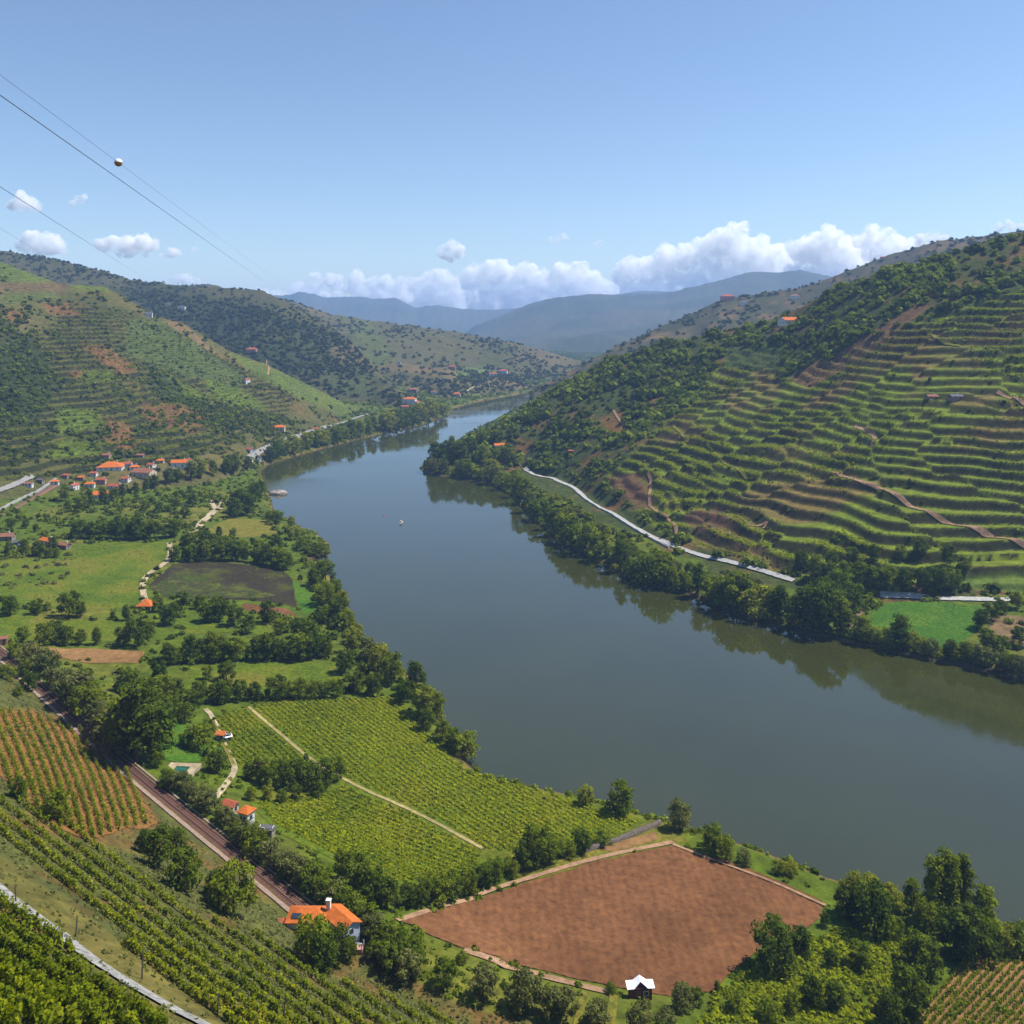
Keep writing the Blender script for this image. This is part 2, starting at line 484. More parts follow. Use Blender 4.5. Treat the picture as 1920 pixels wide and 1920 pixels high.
L1_, L2_, L3_ = [3], [4], [5]
paint([(-420, 440), (0, 480), (115, 530), (60, 545), (-420, 520)], (0.081, 0.106, 0.019), L1_, .8)
paint([(-420, 525), (0, 528), (130, 532), (125, 548), (0, 560), (-420, 560)], (0.108, 0.076, 0.036), L1_, .8)
paint([(0, 552), (105, 545), (120, 560), (0, 575)], (0.076, 0.092, 0.021), L1_, .8)
paint([(135, 528), (205, 540), (205, 550), (135, 545)], (0.092, 0.112, 0.017), L1_)
paint([(300, 605), (345, 606), (400, 655), (440, 680), (400, 665), (320, 630)], (0.140, 0.095, 0.042), L1_)
paint([(240, 600), (300, 600), (420, 680), (470, 720), (330, 700), (230, 660)], (0.065, 0.084, 0.021), L1_, .9)
paint([(430, 660), (500, 684), (640, 753), (690, 772), (640, 778), (560, 745), (480, 705)], (0.086, 0.112, 0.019), L1_, .8)
for q in ([(150, 640), (200, 650), (255, 690), (235, 700), (180, 670)], [(270, 758), (345, 755), (365, 775), (340, 805), (290, 795), (265, 775)], [(205, 785), (255, 800), (250, 830), (195, 830)],
          [(140, 690), (170, 700), (160, 712), (130, 705)], [(225, 815), (262, 822), (240, 850), (222, 845)], [(335, 780), (380, 770), (385, 800), (345, 815)], [(85, 570), (130, 570), (150, 590), (90, 588)],
          [(0, 575), (30, 580), (60, 600), (20, 605)]):
    paint(q, (0.146, 0.070, 0.027), L1_, strength=.7)
for q in ([(110, 765), (190, 768), (195, 800), (100, 815)], [(160, 700), (215, 695), (210, 712), (150, 715)], [(380, 700), (460, 730), (500, 770), (400, 750)], [(300, 700), (400, 745), (330, 760)], [(110, 825), (190, 825), (190, 850), (70, 860)]):
    paint(q, (.078, .104, .010) if True else (0.076, 0.098, 0.019), L1_, .9)
paint([(0, 600), (70, 640), (110, 720), (60, 800), (-420, 760), (-420, 560), (0, 570)], FOREST, L1_, strength=.75)
paint([(280, 690), (330, 720), (360, 760), (300, 745)], FOREST, L1_, strength=.8)
paint([(230, 535), (350, 560), (450, 566), (560, 600), (650, 633), (690, 660), (700, 705), (640, 700), (500, 690), (430, 660), (340, 606), (290, 595)], FOREST, L2_, strength=.6)
paint([(610, 648), (680, 645), (720, 700), (640, 685)], (0.097, 0.076, 0.034), L2_, 1.0)
paint([(590, 700), (680, 705), (720, 745), (640, 745)], (0.062, 0.073, 0.023), L2_, 1.0)
paint([(640, 590), (700, 605), (740, 680), (700, 690), (660, 640)], (0.081, 0.092, 0.021), L3_, .9)
paint([(860, 690), (930, 690), (920, 715), (850, 715)], (0.081, 0.112, 0.021), L3_)
paint([(1000, 645), (1080, 675), (1060, 690), (960, 670)], (0.092, 0.078, 0.034), L3_)
# right hill: bare diagonal cut, red soil, clearings
paint([(1480, 705), (1570, 660), (1640, 620), (1720, 570), (1740, 575), (1660, 640), (1590, 690), (1520, 730)], (0.124, 0.070, 0.036), [2], strength=.9)
paint([(1120, 790), (1160, 770), (1185, 800), (1140, 815)], ORANGE, [2], strength=.7)
paint([(1135, 895), (1200, 885), (1225, 950), (1190, 955), (1150, 925)], (0.092, 0.048, 0.025), [2], strength=.9, warp=.5)
paint([(1280, 965), (1345, 950), (1370, 985), (1300, 1000)], (0.086, 0.048, 0.027), [2], strength=.9)
paint([(1330, 1030), (1400, 1010), (1480, 1070), (1440, 1075)], (0.103, 0.062, 0.032), [2], strength=.7)
paint([(1440, 615), (1520, 600), (1530, 620), (1450, 640)], (0.113, 0.067, 0.034), [2], strength=.7)
paint([(1360, 640), (1470, 655), (1500, 690), (1360, 690)], (0.046, 0.064, 0.015), [2])
paint([(1850, 1150), (1960, 1160), (1960, 1215), (1900, 1205), (1860, 1185)], (0.140, 0.095, 0.046), [2, 0])
paint([(1800, 1075), (1930, 1070), (2000, 1085), (2000, 1110), (1800, 1105)], (0.076, 0.112, 0.015), [2, 0])
# near slope: grassy verge and earth
paint([(-420, 1480), (0, 1600), (200, 1745), (430, 1925), (300, 1930), (140, 1780), (0, 1655), (-420, 1600)], (0.103, 0.092, 0.023), [1], warp=.4)
paint([(-100, 1290), (0, 1330), (60, 1330), (205, 1380), (305, 1545), (170, 1580), (90, 1545), (0, 1455), (-100, 1400)], (0.124, 0.070, 0.025), [1, 0], warp=.3)

# ------------------------------------------------------------------ terrain mesh
m_ter, nt, p, o = new_mat("terrain_ground")
at_ = N(nt, "ShaderNodeAttribute", attribute_name="cover")
tc = N(nt, "ShaderNodeTexCoord")
na = noise_node(nt, 0.22, 5, 0.6); nb = noise_node(nt, 0.035, 5, 0.6); nc = noise_node(nt, 1.2, 3, 0.6)
ra = ramp(nt, na.outputs[0], [(0.28, (.55, .55, .55)), (0.5, (.95, .95, .95)), (0.72, (1.45, 1.4, 1.3))])
rb = ramp(nt, nb.outputs[0], [(0.3, (.75, .82, .8)), (0.7, (1.25, 1.15, 1.1))])
rc = ramp(nt, nc.outputs[0], [(0.3, (.7, .7, .7)), (0.7, (1.25, 1.25, 1.2))])
col = mix(nt, at_.outputs["Color"], ra.outputs[0], mode='MULTIPLY', f=1.0)
col = mix(nt, col, rb.outputs[0], mode='MULTIPLY', f=0.8)
col = mix(nt, col, rc.outputs[0], mode='MULTIPLY', f=0.6)
# planted rows that follow the contours of hillside vineyards
sep = N(nt, "ShaderNodeSeparateXYZ"); nt.links.new(tc.outputs["Object"], sep.inputs[0])
ad = N(nt, "ShaderNodeMath", operation='MULTIPLY_ADD'); nt.links.new(nb.outputs[0], ad.inputs[0]); ad.inputs[1].default_value = 14; nt.links.new(sep.outputs[2], ad.inputs[2])
ml = N(nt, "ShaderNodeMath", operation='MULTIPLY'); nt.links.new(ad.outputs[0], ml.inputs[0]); ml.inputs[1].default_value = 2.2
sn = N(nt, "ShaderNodeMath", operation='SINE'); nt.links.new(ml.outputs[0], sn.inputs[0])
rs = ramp(nt, sn.outputs[0], [(0.0, (.62, .70, .6)), (0.55, (1.15, 1.1, 1.15))])
col = mix(nt, col, mix(nt, col, rs.outputs[0], mode='MULTIPLY', f=1.0), fac=at_.outputs["Alpha"])
nt.links.new(col, p.inputs["Base Color"])
p.inputs["Roughness"].default_value = 0.95; p.inputs["Specular IOR Level"].default_value = 0.1
bp = N(nt, "ShaderNodeBump"); bp.inputs["Strength"].default_value = 0.6; bp.inputs["Distance"].default_value = 0.8
nt.links.new(na.outputs[0], bp.inputs["Height"]); nt.links.new(bp.outputs[0], p.inputs["Normal"])

V = np.stack([GX, GY, Z], -1).reshape(-1, 3)
ii = (np.arange(NY - 1)[:, None] * NU + np.arange(NU - 1)[None, :]).ravel()
idx = np.stack([ii, ii + 1, ii + NU + 1, ii + NU], 1)
me = mesh_arrays("terrain", V, 4, idx, True)
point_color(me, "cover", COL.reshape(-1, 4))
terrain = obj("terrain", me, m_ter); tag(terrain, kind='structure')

# ------------------------------------------------------------------ the river
m_wat, nt, p, o = new_mat("river_water")
nz = noise_node(nt, 0.02, 3, 0.5)
rw = ramp(nt, nz.outputs[0], [(0.3, (.026, .029, .0050)), (0.7, (.031, .034, .0060))])
nt.links.new(rw.outputs[0], p.inputs["Base Color"])
p.inputs["Roughness"].default_value = 0.03; p.inputs["IOR"].default_value = 1.62
n_w = noise_node(nt, 0.55, 3, 0.5); tcw = N(nt, "ShaderNodeTexCoord"); mpw = N(nt, "ShaderNodeMapping"); mpw.inputs["Scale"].default_value = (.004, .014, 1); mpw.inputs["Rotation"].default_value = (0, 0, .5)
nt.links.new(tcw.outputs["Object"], mpw.inputs["Vector"]); n_v = noise_node(nt, 1.0, 4, 0.6, vec=mpw.outputs[0])
rgh = N(nt, "ShaderNodeMapRange"); nt.links.new(n_v.outputs[0], rgh.inputs[0]); rgh.inputs[1].default_value = .42; rgh.inputs[2].default_value = .68; rgh.inputs[3].default_value = .02; rgh.inputs[4].default_value = .13
nt.links.new(rgh.outputs[0], p.inputs["Roughness"])
b1 = N(nt, "ShaderNodeBump"); b1.inputs["Strength"].default_value = 0.02; b1.inputs["Distance"].default_value = 0.25
nt.links.new(n_w.outputs[0], b1.inputs["Height"]); nt.links.new(b1.outputs[0], p.inputs["Normal"])
wv = np.array([(-900, 120, 0), (1400, 120, 0), (1400, 2900, 0), (-900, 2900, 0)], float)
river = obj("river_water", mesh_arrays("river_water", wv, 4, [0, 1, 2, 3]), m_wat); tag(river, kind='structure')

# ------------------------------------------------------------------ air
hz = bpy.data.meshes.new("haze")
bm = bmesh.new(); bmesh.ops.create_cube(bm, size=1); bm.to_mesh(hz); bm.free()
m_hz = bpy.data.materials.new("haze_air"); m_hz.use_nodes = True
nt = m_hz.node_tree; nt.nodes.remove(nt.nodes["Principled BSDF"])
pv = N(nt, "ShaderNodeVolumePrincipled")
pv.inputs["Color"].default_value = (.34, .55, 1.0, 1); pv.inputs["Density"].default_value = 0.000098; pv.inputs["Anisotropy"].default_value = 0.1
nt.links.new(pv.outputs[0], nt.nodes["Material Output"].inputs["Volume"])
haze = obj("haze", hz, m_hz); tag(haze, kind='stuff')
ztop = float(max(Z.max(), 260)) + 15; zbot = float(Z.min()) - 1.0
haze.scale = (18000, 9900, ztop - zbot); haze.location = (0, 4750, (ztop + zbot) / 2)

# ------------------------------------------------------------------ draped ground pieces
def dens(poly, step):
    out = []
    n = len(poly)
    for i in range(n):
        a = np.array(poly[i], float); b = np.array(poly[(i + 1) % n], float)
        k = max(1, int(np.hypot(*(b - a)) / step))
        for j in range(k): out.append(a + (b - a) * j / k)
    return out

FIELDS = []
def field(name, poly_px, mat, dz=0.12, step=3.0, ymin=62, relief=None):
    """a piece of ground laid on the terrain inside an outline"""
    FIELDS.append(poly_px)
    P = [at(x, y, ymin) for x, y in poly_px]
    edge = dens([(p.x, p.y) for p in P], step)
    E = np.array(edge)
    # uneven edge
    nx = fbm(E[:, 0] / 7, E[:, 1] / 7, 91, 2); ny = fbm(E[:, 0] / 7, E[:, 1] / 7, 92, 2)
    E = E + np.stack([nx, ny], 1) * 0.9
    gx, gy = np.meshgrid(np.arange(E[:, 0].min(), E[:, 0].max(), step), np.arange(E[:, 1].min(), E[:, 1].max(), step))
    gx = gx.ravel(); gy = gy.ravel()
    m = inpoly(gx, gy, [tuple(e) for e in E])
    pts = [Vector((float(a), float(b))) for a, b in E] + [Vector((float(a), float(b))) for a, b in zip(gx[m], gy[m])]
    nE = len(E)
    edges = [(i, (i + 1) % nE) for i in range(nE)]
    vs, _, fs, _, _, _ = delaunay_2d_cdt(pts, edges, [], 1, 1e-4)
    xy = np.array([(v.x, v.y) for v in vs])
    z = zat(xy[:, 0], xy[:, 1]) + dz
    if relief is not None: z = z + relief(xy[:, 0], xy[:, 1])
    me = bpy.data.meshes.new(name)
    me.from_pydata([(a, b, c) for (a, b), c in zip(xy, z)], [], [tuple(f) for f in fs])
    me.update()
    # faces upward
    bm = bmesh.new(); bm.from_mesh(me); bmesh.ops.recalc_face_normals(bm, faces=bm.faces)
    if bm.faces and sum(f.normal.z for f in bm.faces) < 0: bmesh.ops.reverse_faces(bm, faces=bm.faces)
    bm.to_mesh(me); bm.free()
    for pl in me.polygons: pl.use_smooth = True
    o = obj(name, me, mat); tag(o, kind='structure')
    return o

def resample(P, step):
    out = [P[0].copy()]
    for a, b in zip(P[:-1], P[1:]):
        L = (b - a).length; k = max(1, int(L / step))
        for j in range(1, k + 1): out.append(a.lerp(b, j / k))
    return out

def smooth_line(P, it=2):
    for _ in range(it):
        Q = [P[0]]
        for a, b in zip(P[:-1], P[1:]): Q += [a.lerp(b, .25), a.lerp(b, .75)]
        Q.append(P[-1]); P = Q
    return P

def line3(px, ymin=62, step=1.5):
    """a line drawn over the ground, as points on the terrain"""
    return resample(smooth_line([at(a, b, ymin) for a, b in px]), step)

def sidedir(P, i):
    a = P[max(0, i - 1)]; b = P[min(len(P) - 1, i + 1)]
    d = Vector((b.x - a.x, b.y - a.y, 0))
    if d.length < 1e-6: d = Vector((1, 0, 0))
    d.normalize()
    return Vector((-d.y, d.x, 0)), d

def strip_mesh(name, P, w, dz, off=0.0, drape=True, wob=0.12, seg=4):
    V = []; idx = []
    for i, p in enumerate(P):
        n, _ = sidedir(P, i)
        ww = w * (1 + wob * math.sin(i * 1.7) * R.uniform(.3, 1))
        for k in range(seg + 1):
            q = p + n * (off + ww * (k / seg - .5))
            V.append((q.x, q.y, p.z))
    V = np.array(V)
    if drape: V[:, 2] = zat(V[:, 0], V[:, 1]) + dz
    else: V[:, 2] += dz
    for i in range(len(P) - 1):
        for k in range(seg):
            a = i * (seg + 1) + k
            idx += [a, a + seg + 1, a + seg + 2, a + 1]
    me = mesh_arrays(name, V, 4, idx, True)
    return me

def ribbon(name, px, w, mat, dz=0.16, ymin=62, off=0.0, wob=0.12):
    o = obj(name, strip_mesh(name, line3(px, ymin), w, dz, off, wob=wob), mat); tag(o, kind='structure'); return o

def wall_mesh(name, P, w, h, off=0.0):
    """a low wall along a line, standing on the ground"""
    V = []; idx = []
    for i, p in enumerate(P):
        n, _ = sidedir(P, i)
        c = p + n * off
        zg = float(zat(np.array([c.x]), np.array([c.y]))[0])
        hh = h * (1 + .1 * math.sin(i * .9))
        for s, zz_ in ((-1, -.4), (-1, hh), (1, hh), (1, -.4)):
            q = c + n * (s * w / 2); V.append((q.x, q.y, zg + zz_))
    for i in range(len(P) - 1):
        a = i * 4; b = a + 4
        for k in range(3): idx += [a + k, a + k + 1, b + k + 1, b + k]
    e = (len(P) - 1) * 4
    idx += [0, 3, 2, 1, e, e + 1, e + 2, e + 3]
    return mesh_arrays(name, np.array(V), 4, idx)

M = {}
def soil_mat(name, c, rows_dir=None, row=2.0, depth=.35):
    m, nt, p, o = new_mat(name)
    a = noise_node(nt, .5, 5, .65); b = noise_node(nt, .05, 4, .6)
    r1 = ramp(nt, a.outputs[0], [(.3, tuple(x * .62 for x in c)), (.7, tuple(x * 1.25 for x in c))])
    r2 = ramp(nt, b.outputs[0], [(.32, (.78, .76, .74)), (.68, (1.22, 1.24, 1.26))])
    cc = mix(nt, r1.outputs[0], r2.outputs[0], mode='MULTIPLY', f=1.)
    nt.links.new(cc, p.inputs["Base Color"]); p.inputs["Roughness"].default_value = .95; p.inputs["Specular IOR Level"].default_value = .1
    bp = N(nt, "ShaderNodeBump"); bp.inputs["Strength"].default_value = .8; bp.inputs["Distance"].default_value = .5
    nt.links.new(a.outputs[0], bp.inputs["Height"]); nt.links.new(bp.outputs[0], p.inputs["Normal"])
    return m

def meadow_mat(name, c1, c2, c3, s=.06):
    m, nt, p, o = new_mat(name)
    a = noise_node(nt, s, 5, .6); b = noise_node(nt, .7, 5, .65)
    r1 = ramp(nt, a.outputs[0], [(.36, c1), (.5, c2), (.62, c3)])
    r2 = ramp(nt, b.outputs[0], [(.32, (.5, .56, .5)), (.66, (1.4, 1.32, 1.3))])
    cc = mix(nt, r1.outputs[0], r2.outputs[0], mode='MULTIPLY', f=1.)
    nt.links.new(cc, p.inputs["Base Color"]); p.inputs["Roughness"].default_value = .95; p.inputs["Specular IOR Level"].default_value = .1
    bp = N(nt, "ShaderNodeBump"); bp.inputs["Strength"].default_value = .7; bp.inputs["Distance"].default_value = .5
    nt.links.new(b.outputs[0], bp.inputs["Height"]); nt.links.new(bp.outputs[0], p.inputs["Normal"])
    return m

M['plough'] = soil_mat("ploughed_soil", (.132, .058, .023))
M['plough2'] = soil_mat("pale_soil", (0.190, 0.105, 0.040))
M['plough3'] = soil_mat("orange_soil", (0.185, 0.088, 0.024))
M['burn'] = meadow_mat("scorched_ground", (0.026, 0.021, 0.012), (0.031, 0.026, 0.014), (0.055, 0.062, 0.008), .05)
M['meadow'] = meadow_mat("meadow_grass", (0.052, 0.085, 0.005), (0.080, 0.108, 0.006), (0.108, 0.108, 0.012), .045)
M['lush'] = meadow_mat("lush_grass", (0.032, 0.088, 0.006), (0.045, 0.105, 0.007), (0.062, 0.115, 0.008), .07)
M['dry'] = meadow_mat("dry_grass", (0.105, 0.110, 0.011), (0.135, 0.118, 0.018), (0.090, 0.098, 0.010), .07)
M['vgreen'] = meadow_mat("vineyard_floor", (0.060, 0.090, 0.005), (0.072, 0.104, 0.005), (0.100, 0.105, 0.008), .05)
M['patchy'] = meadow_mat("patchy_regrowth", (.040, .062, .006), (.036, .036, .014), (.070, .084, .009), .10)
M['path'] = soil_mat("pale_path", (.33, .265, .17))
M['sand'] = soil_mat("sandy_track", (.27, .165, .095))
M['vpath'] = soil_mat("grassy_path", (.26, .21, .085))
M['road'] = simple_mat("road_surface", (.32, .31, .29), .9, .3, .8)
M['asphalt'] = simple_mat("old_asphalt", (.20, .19, .18), .9, .2, .5)
M['ballast'] = simple_mat("rail_ballast", (.15, .075, .050), .95, .35, 2.5, .6)
M['cess'] = simple_mat("rail_side_path", (.25, .175, .135), .95, .2, 1.2)
M['rail'] = simple_mat("rail_steel", (.25, .15, .12), .5, .2, 4)
M['sleeper'] = simple_mat("sleeper_wood", (.07, .034, .024), .9, .3, 3)
M['stone'] = simple_mat("dry_stone", (.10, .08, .065), .95, .4, 1.6, .8)
M['concrete'] = simple_mat("pale_concrete", (.21, .205, .19), .9, .5, 1.1, .3)
M['white_wall'] = simple_mat("white_masonry", (.40, .39, .37), .9, .12, .8)
M['bank'] = simple_mat("bank_earth", (.15, .085, .045), .95, .3, .6, .5)

# ploughed field with furrows running down to the hut
fa = at(1120, 1620); fb = at(1165, 1850)
fdir = Vector((fb.x - fa.x, fb.y - fa.y)).normalized()
R_F = .06
def furrows(x, y):
    s = -x * fdir.y + y * fdir.x
    return R_F * np.sin(s * 2 * math.pi / 2.1) + .10 * fbm(x / 3, y / 3, 93, 2)
field("ploughed_field", [(752, 1728), (880, 1690), (1000, 1652), (1130, 1612), (1262, 1588), (1320, 1602), (1440, 1645), (1545, 1690), (1545, 1720), (1500, 1745), (1430, 1770),
                         (1405, 1800), (1345, 1852), (1275, 1872), (1190, 1858), (1060, 1832), (940, 1798), (850, 1772)], M['plough'], .2, .45, relief=furrows)
field("fallow_strip", [(1090, 1600), (1200, 1570), (1262, 1560), (1290, 1580), (1200, 1598), (1090, 1622), (1000, 1650), (960, 1640)], M['dry'], .1, 2)
field("fallow_strip", [(1100, 1592), (1230, 1560), (1240, 1575), (1150, 1597)], M['plough2'], .16, 2)
ribbon("dirt_track", [(745, 1727), (880, 1682), (1000, 1645), (1130, 1606), (1262, 1580)], 1.6, M['sand'], .28)
ribbon("dirt_track", [(870, 1782), (960, 1815), (1060, 1842), (1150, 1864)], 2.6, M['sand'], .24)
ribbon("dirt_track", [(1152, 1864), (1146, 1905), (1142, 1940)], 1.8, M['dry'], .24)
ribbon("dirt_track", [(1098, 1862), (1085, 1900), (1082, 1930)], 1.5, M['dry'], .24)
ribbon("dirt_track", [(1262, 1585), (1330, 1612), (1450, 1655), (1548, 1700)], 1.0, M['sand'], .42)
field("vineyard_floor", [(402, 1345), (466, 1326), (600, 1312), (742, 1308), (790, 1368), (870, 1440), (1000, 1478), (1215, 1540), (1150, 1572), (1040, 1600), (930, 1612), (900, 1640), (870, 1670), (720, 1660),
                         (600, 1600), (520, 1560), (470, 1510), (440, 1440)], M['vgreen'], .1, 3)
ribbon("field_path", [(466, 1326), (520, 1372), (572, 1418), (650, 1466), (780, 1522), (905, 1592)], 1.25, M['vpath'], .26)
field("meadow", [(-60, 1060), (100, 1042), (150, 1022), (312, 1016), (318, 1050), (268, 1088), (268, 1135), (150, 1148), (-60, 1118)], M['meadow'], .1, 5)
field("scorched_field", [(322, 1058), (392, 1052), (520, 1064), (548, 1085), (556, 1138), (480, 1126), (300, 1120), (278, 1098)], M['burn'], .1, 4)
field("meadow", [(284, 1102), (330, 1075), (372, 1076), (420, 1096), (470, 1104), (520, 1118), (480, 1123), (300, 1117)], M['patchy'], .24, 4)
field("meadow", [(390, 992), (430, 972), (500, 975), (524, 1004), (400, 1010)], M['dry'], .1, 4)
field("meadow", [(-60, 1150), (60, 1155), (200, 1166), (236, 1200), (60, 1206), (-60, 1190)], M['meadow'], .1, 4)
field("bare_strip", [(58, 1210), (150, 1216), (270, 1221), (262, 1243), (80, 1228)], M['plough2'], .16, 3)
field("meadow", [(335, 1162), (440, 1150), (500, 1170), (520, 1195), (440, 1185), (350, 1190)], M['meadow'], .1, 4)
field("meadow", [(352, 1252), (440, 1242), (640, 1240), (648, 1280), (480, 1302), (366, 1302)], M['meadow'], .1, 4)
field("bare_strip", [(455, 1132), (540, 1142), (560, 1158), (500, 1152), (460, 1144)], M['plough'], .14, 3)
field("meadow", [(548, 1086), (585, 1110), (600, 1138), (570, 1155), (558, 1130)], M['lush'], .14, 3)
field("meadow", [(296, 1358), (345, 1358), (372, 1392), (420, 1405), (360, 1430), (300, 1425)], M['lush'], .1, 3)
field("meadow", [(1640, 1131), (1760, 1128), (1852, 1140), (1838, 1180), (1800, 1206), (1760, 1218), (1690, 1205), (1622, 1188)], M['lush'], .2, 3)
ribbon("dirt_track", [(1652, 1116), (1620, 1140), (1598, 1170), (1588, 1192)], 2.2, M['bank'], .2)
# paths on the valley floor
ribbon("gravel_path", [(318, 1018), (320, 1045), (305, 1060), (278, 1076), (266, 1095), (272, 1130)], 3.0, M['path'], .24)
ribbon("gravel_path", [(362, 1000), (380, 978), (398, 962), (408, 952)], 5.0, M['path'], .3)
ribbon("gravel_path", [(396, 938), (402, 954), (412, 956), (420, 938)], 4.5, M['path'], .3)
ribbon("gravel_path", [(402, 1500), (425, 1470), (442, 1445), (436, 1425), (400, 1345), (385, 1330)], 1.8, M['path'], .24)
ribbon("field_path", [(440, 1436), (420, 1400), (398, 1350)], 1.2, M['dry'], .26)
# road along the right bank, and tracks on the terraces
ribbon("road", [(984, 878), (1010, 893), (1050, 905), (1078, 914), (1096, 935), (1140, 960), (1200, 995), (1262, 1026), (1310, 1042), (1360, 1052), (1420, 1068), (1488, 1090)], 3.3, M['road'], .6, wob=.10)
ribbon("road", [(1650, 1117), (1720, 1121), (1800, 1124), (1895, 1126)], 5.0, M['road'], .6, wob=.10)
ribbon("hill_track", [(1560, 885), (1620, 905), (1690, 935), (1740, 962), (1830, 995), (1930, 1025)], 2.4, M['sand'], .5)
ribbon("hill_track", [(1150, 770), (1162, 790), (1185, 808), (1170, 830)], 2.2, M['sand'], .6)
ribbon("hill_track", [(1870, 735), (1900, 745), (1940, 765)], 2.4, M['sand'], .5)
ribbon("hill_track", [(1400, 985), (1440, 975), (1432, 992)], 2.0, M['sand'], .5)
ribbon("hill_track", [(1600, 800), (1632, 810), (1642, 822), (1634, 838)], 2.6, M['sand'], .5)
ribbon("hill_track", [(1215, 885), (1222, 905), (1216, 940), (1222, 955), (1268, 982), (1268, 1015)], 2.2, M['sand'], .5)
ribbon("hill_track", [(1326, 832), (1352, 865), (1400, 900)], 2.0, M['dry'], .5)
ribbon("hill_track", [(1262, 800), (1290, 830)], 2.6, M['dry'], .9)
ribbon("hill_track", [(1730, 615), (1760, 640), (1800, 650)], 3.0, M['dry'], 1.0)
# road and railway along the left bank, towards the far bend
ribbon("road", [(465, 862), (485, 848), (520, 832), (560, 818), (600, 804), (640, 795), (690, 777)], 5.0, M['asphalt'], 1.2, wob=.10)
ribbon("road", [(-20, 928), (20, 914), (45, 902), (60, 892)], 5.0, M['asphalt'], 1.0, wob=.10)
ribbon("hill_track", [(500, 672), (505, 690), (502, 704)], 1.8, M['sand'], .6)
ribbon("hill_track", [(870, 735), (890, 726), (910, 722), (930, 724)], 3, M['path'], .8)

# ------------------------------------------------------------------ railway
def rail_points(pxl):
    P = resample(smooth_line([at(a, b) for a, b in pxl], 3), .62)
    zs = np.array([p.z for p in P]); k = np.ones(41) / 41
    zs = np.convolve(np.pad(zs, 20, mode='edge'), k, mode='valid')
    for p, z in zip(P, zs): p.z = float(z) + .35
    return P
def sweep_box(P, w, h, off, dz):
    V = []; idx = []
    for i, p in enumerate(P):
        n, _ = sidedir(P, i)
        for s, t in ((-1, 0), (-1, 1), (1, 1), (1, 0)):
            q = p + n * (off + s * w / 2); V.append((q.x, q.y, p.z + dz + t * h))
    for i in range(len(P) - 1):
        a = i * 4; b = a + 4
        for k in range(3): idx += [a + k, a + k + 1, b + k + 1, b + k]
    e = (len(P) - 1) * 4
    idx += [0, 3, 2, 1, e, e + 1, e + 2, e + 3]
    return mesh_arrays("sweep", np.array(V), 4, idx)
def railway(pxl, label, n_single):
    P = rail_points(pxl)
    V = []; idx = []
    for i, p in enumerate(P[::3]):                       # trapezoid of ballast
        n, _ = sidedir(P, min(i * 3, len(P) - 1))
        for s, t in ((-2.4, -1.2), (-1.35, .02), (1.35, .02), (2.4, -1.2)):
            q = p + n * s; V.append((q.x, q.y, p.z + t - .02))
    for i in range(len(V) // 4 - 1):
        for k in range(3): idx += [i * 4 + k, i * 4 + k + 1, i * 4 + k + 5, i * 4 + k + 4]
    t = empty("railway_track", P[0]); tag(t, label, "railway track", "railway stretches on the left bank")
    inv = Matrix.Translation(-P[0])
    def part(name, me, mat):
        me.transform(inv); return obj(name, me, mat, t)
    part("ballast", mesh_arrays("ballast", np.array(V), 4, idx), M['ballast'])
    for s in (-.75, .75): part("rail", sweep_box(P, .09, .15, s, .12), M['rail'])
    sb = bpy.data.meshes.new("sleeper"); bm = bmesh.new(); bmesh.ops.create_cube(bm, size=1)
    bmesh.ops.scale(bm, vec=(.26, 2.5, .16), verts=bm.verts); bmesh.ops.bevel(bm, geom=bm.edges[:], offset=.02, segments=1, affect='EDGES'); bm.to_mesh(sb); bm.free(); sb.materials.append(M['sleeper'])
    order = sorted(range(len(P)), key=lambda i: P[i].y)
    near = set(order[:n_single])
    rest_V = []; rest_i = []
    base = np.array([v.co[:] for v in sb.vertices])
    for i, p in enumerate(P):
        _, d = sidedir(P, i)
        if i in near:
            s = bpy.data.objects.new("sleeper", sb); C.objects.link(s); s.parent = t
            s.location = p - P[0] + Vector((0, 0, .06)); s.rotation_euler = (0, 0, math.atan2(d.y, d.x))
    rest = [i for i in range(len(P)) if i not in near]
    if rest:
        q = []
        for i in rest:
            p = P[i]; n, d = sidedir(P, i); c = p - P[0] + Vector((0, 0, .14))
            q.append([c + d * .13 + n * 1.25, c - d * .13 + n * 1.25, c - d * .13 - n * 1.25, c + d * .13 - n * 1.25])
        me = quads_mesh("sleepers", np.array([[list(v) for v in r] for r in q]))
        tag(obj("sleepers", me, M['sleeper'], t), kind='stuff')
    return P
RP = railway([(-60, 1175), (0, 1222), (100, 1312), (200, 1402), (240, 1438), (330, 1512), (430, 1592), (530, 1672), (604, 1733)], "brown railway track with steel rails running down to the orange roofed house", 100)
railway([(-40, 986), (0, 966), (40, 946), (75, 926), (104, 908)], "distant stretch of railway track beside the village at the left edge", 0)
for off, w in ((2.6, 1.0), (-2.2, .5)):
    o = obj("rail_side_path", strip_mesh("rail_side_path", RP[::3], w, .22, -off), M['cess']); tag(o, kind='structure')
tag(obj("embankment_wall", wall_mesh("embankment_wall", line3([(-10, 964), (40, 936), (104, 900)]), 1.0, 2.0), M['concrete']), "pale retaining wall beside the distant railway by the village", "wall")
tag(obj("road_wall", wall_mesh("road_wall", line3([(1085, 922), (1140, 958), (1200, 993), (1262, 1026)]), .5, 1.1, -2.9), M['white_wall']), "white parapet wall along the riverside road below the terraces", "wall")
tag(obj("stone_wall", wall_mesh("stone_wall", line3([(1090, 1600), (1150, 1582), (1200, 1562), (1238, 1545)]), .8, 1.3), M['stone']), "dark dry stone wall between the green vineyard and the ploughed field", "wall")
